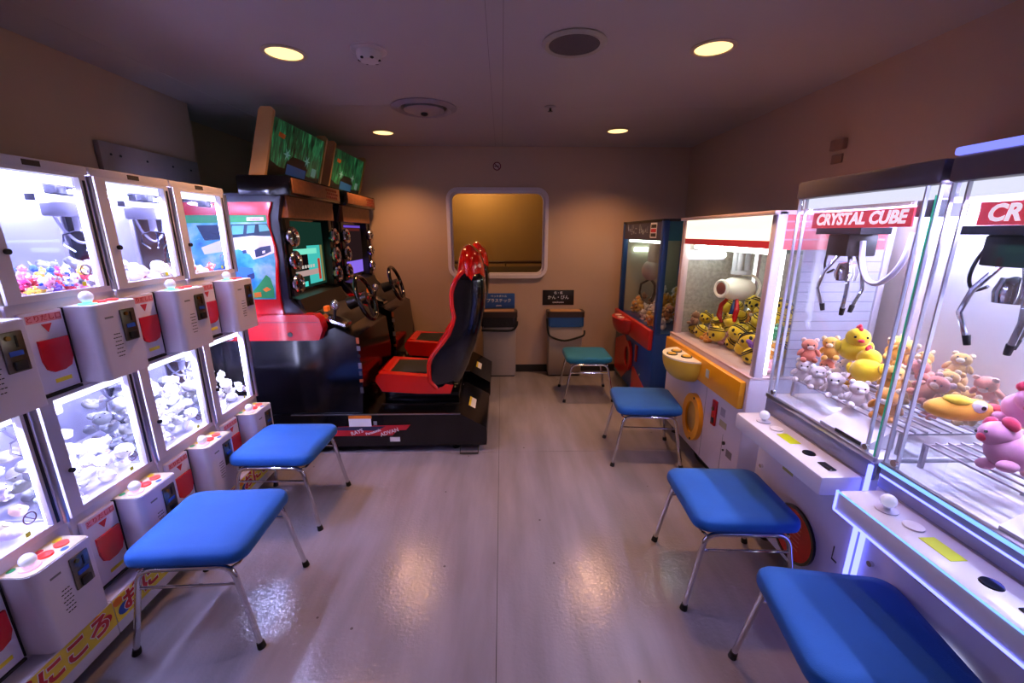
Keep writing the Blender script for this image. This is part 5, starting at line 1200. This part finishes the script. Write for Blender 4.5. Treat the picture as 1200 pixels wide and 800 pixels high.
c1 = cube((1.30, 1.905, 0), 'clear acrylic claw machine with yellow chick toys, beside the orange-trimmed machine', False, 0.195)
c2 = cube((1.30, 1.262, 0), 'clear acrylic claw machine with blue light strips, nearest the viewer at right', True, 0.135)
rng = random.Random(33)
zs = 0.874
# toys in the first acrylic machine: chicks on top of a heap of tan, peach and white bears
L1 = 'in the acrylic claw machine with chick toys'
fixed = [(0.222, 0.20, 1.095, 0.072), (0.315, 0.185, 1.03, 0.068), (0.50, 0.12, 0.945, 0.062)]
put(chick, USED, c1, fixed[0][:3], 0.078, rng, 'yellow chick plush with red comb on top ' + L1, None, (0, 0, R(-25)))
put(chick, USED, c1, fixed[1][:3], 0.074, rng, 'yellow chick plush turned away, lower one ' + L1, None, (0.2, 0.2, R(120)))
put(bear_o, USED, c1, fixed[2][:3], 0.062, rng, 'orange bear plush low by the corner ' + L1, None, (0.2, 0.0, R(-60)))
b1 = {0: (bear_c, 'tan bear plush ' + L1, 'tan bears in acrylic machine'), 1: (bear_f, 'peach bear plush ' + L1, 'peach bears in acrylic machine'), 2: (bear_w, 'white bear plush ' + L1, 'white bears in acrylic machine')}
front = [(0.065, 0.115, 0.925, 0.055, 2), (0.165, 0.11, 0.925, 0.055, 2), (0.265, 0.115, 0.93, 0.055, 2), (0.37, 0.12, 0.93, 0.055, 2), (0.065, 0.125, 1.025, 0.055, 1), (0.075, 0.225, 0.93, 0.055, 1), (0.07, 0.225, 1.035, 0.055, 0), (0.42, 0.20, 1.01, 0.055, 0)]
for (x, y, z, r, k) in front: put(b1[k][0], USED, c1, (x, y, z), r, rng, b1[k][1], b1[k][2], (rng.uniform(-0.2, 0.2), rng.uniform(-0.2, 0.2), R(-90) + rng.uniform(0.0, 1.2)))
sp = pack(60, 0.03, QW - 0.03, 0.115, QD - 0.03, zs, 0.050, 0.062, (lambda x, y: -0.25 * y), rng, 14, 0.92, [q[:4] for q in front])
for (x, y, z, r) in sp:
    if z > 1.0 + 0.22 * y: continue
    if any((x - a) ** 2 + (y - b) ** 2 + (z - c) ** 2 < (0.88 * (r + q)) ** 2 for a, b, c, q in fixed): continue
    k = 2 if y < 0.22 and z < 0.98 else (1 if x < 0.16 else (0 if rng.random() < 0.8 else 1))
    s_, lab, grp = b1[k]; put(s_, USED, c1, (x, y, z), r, rng, lab, grp)
# second acrylic machine
duck = plush_duck('eea83a', 'f4f0f4'); pig = plush_pig('e8a0c4', 'd83a5c')
L2 = 'in the blue-lit acrylic claw machine'
put(duck, USED, c2, (0.075, 0.135, 1.015), 0.075, rng, 'orange duck plush with white eye lying ' + L2, None, (0, 0, R(-90 + 75)))
put(pig, USED, c2, (0.165, 0.25, 1.06), 0.075, rng, 'pink pig plush with red ears, upper one ' + L2, None, (0.2, 0.3, R(-60)))
put(pig, USED, c2, (0.25, 0.10, 0.985), 0.075, rng, 'pink pig plush with red ears, lower front one ' + L2, None, (0.1, -0.4, R(-110)))
fixed = [(0.075, 0.135, 1.015, 0.085), (0.165, 0.25, 1.06, 0.075), (0.25, 0.10, 0.985, 0.07)]
b2 = ((bear_w, 'white bear plush ' + L2, 'white bears in blue-lit machine'), (bear_k, 'pale pink bear plush ' + L2, 'pink bears in blue-lit machine'), (bear_c, 'tan bear plush ' + L2, 'tan bears in blue-lit machine'))
sp = pack(50, 0.03, QW - 0.03, 0.06, QD - 0.03, zs, 0.050, 0.062, (lambda x, y: -0.25 * y), rng, 14)
for (x, y, z, r) in sp:
    if z > 0.95 + 0.2 * y: continue
    if any((x - a) ** 2 + (y - b) ** 2 + (z - c) ** 2 < (0.88 * (r + q)) ** 2 for a, b, c, q in fixed): continue
    s_, lab, grp = rng.choice(b2); put(s_, USED, c2, (x, y, z), r, rng, lab, grp)
# green and orange toys by the side glass of the orange-trimmed machine
L3 = 'by the side glass of the orange-trimmed claw machine'
for (x, y, z, s_, lab) in ((1.01, 0.14, 0.862, bear_k, 'pink bear plush low ' + L3), (1.01, 0.15, 0.95, bear_o, 'orange bear plush in the middle ' + L3), (1.01, 0.15, 1.04, bear_g, 'green bear plush high ' + L3)):
    put(s_, USED, ym, (x, y, z), 0.047, rng, lab, None)

for o in bpy.data.objects:
    if '_w' in o: del o['_w']
    if '_wl' in o: del o['_wl']
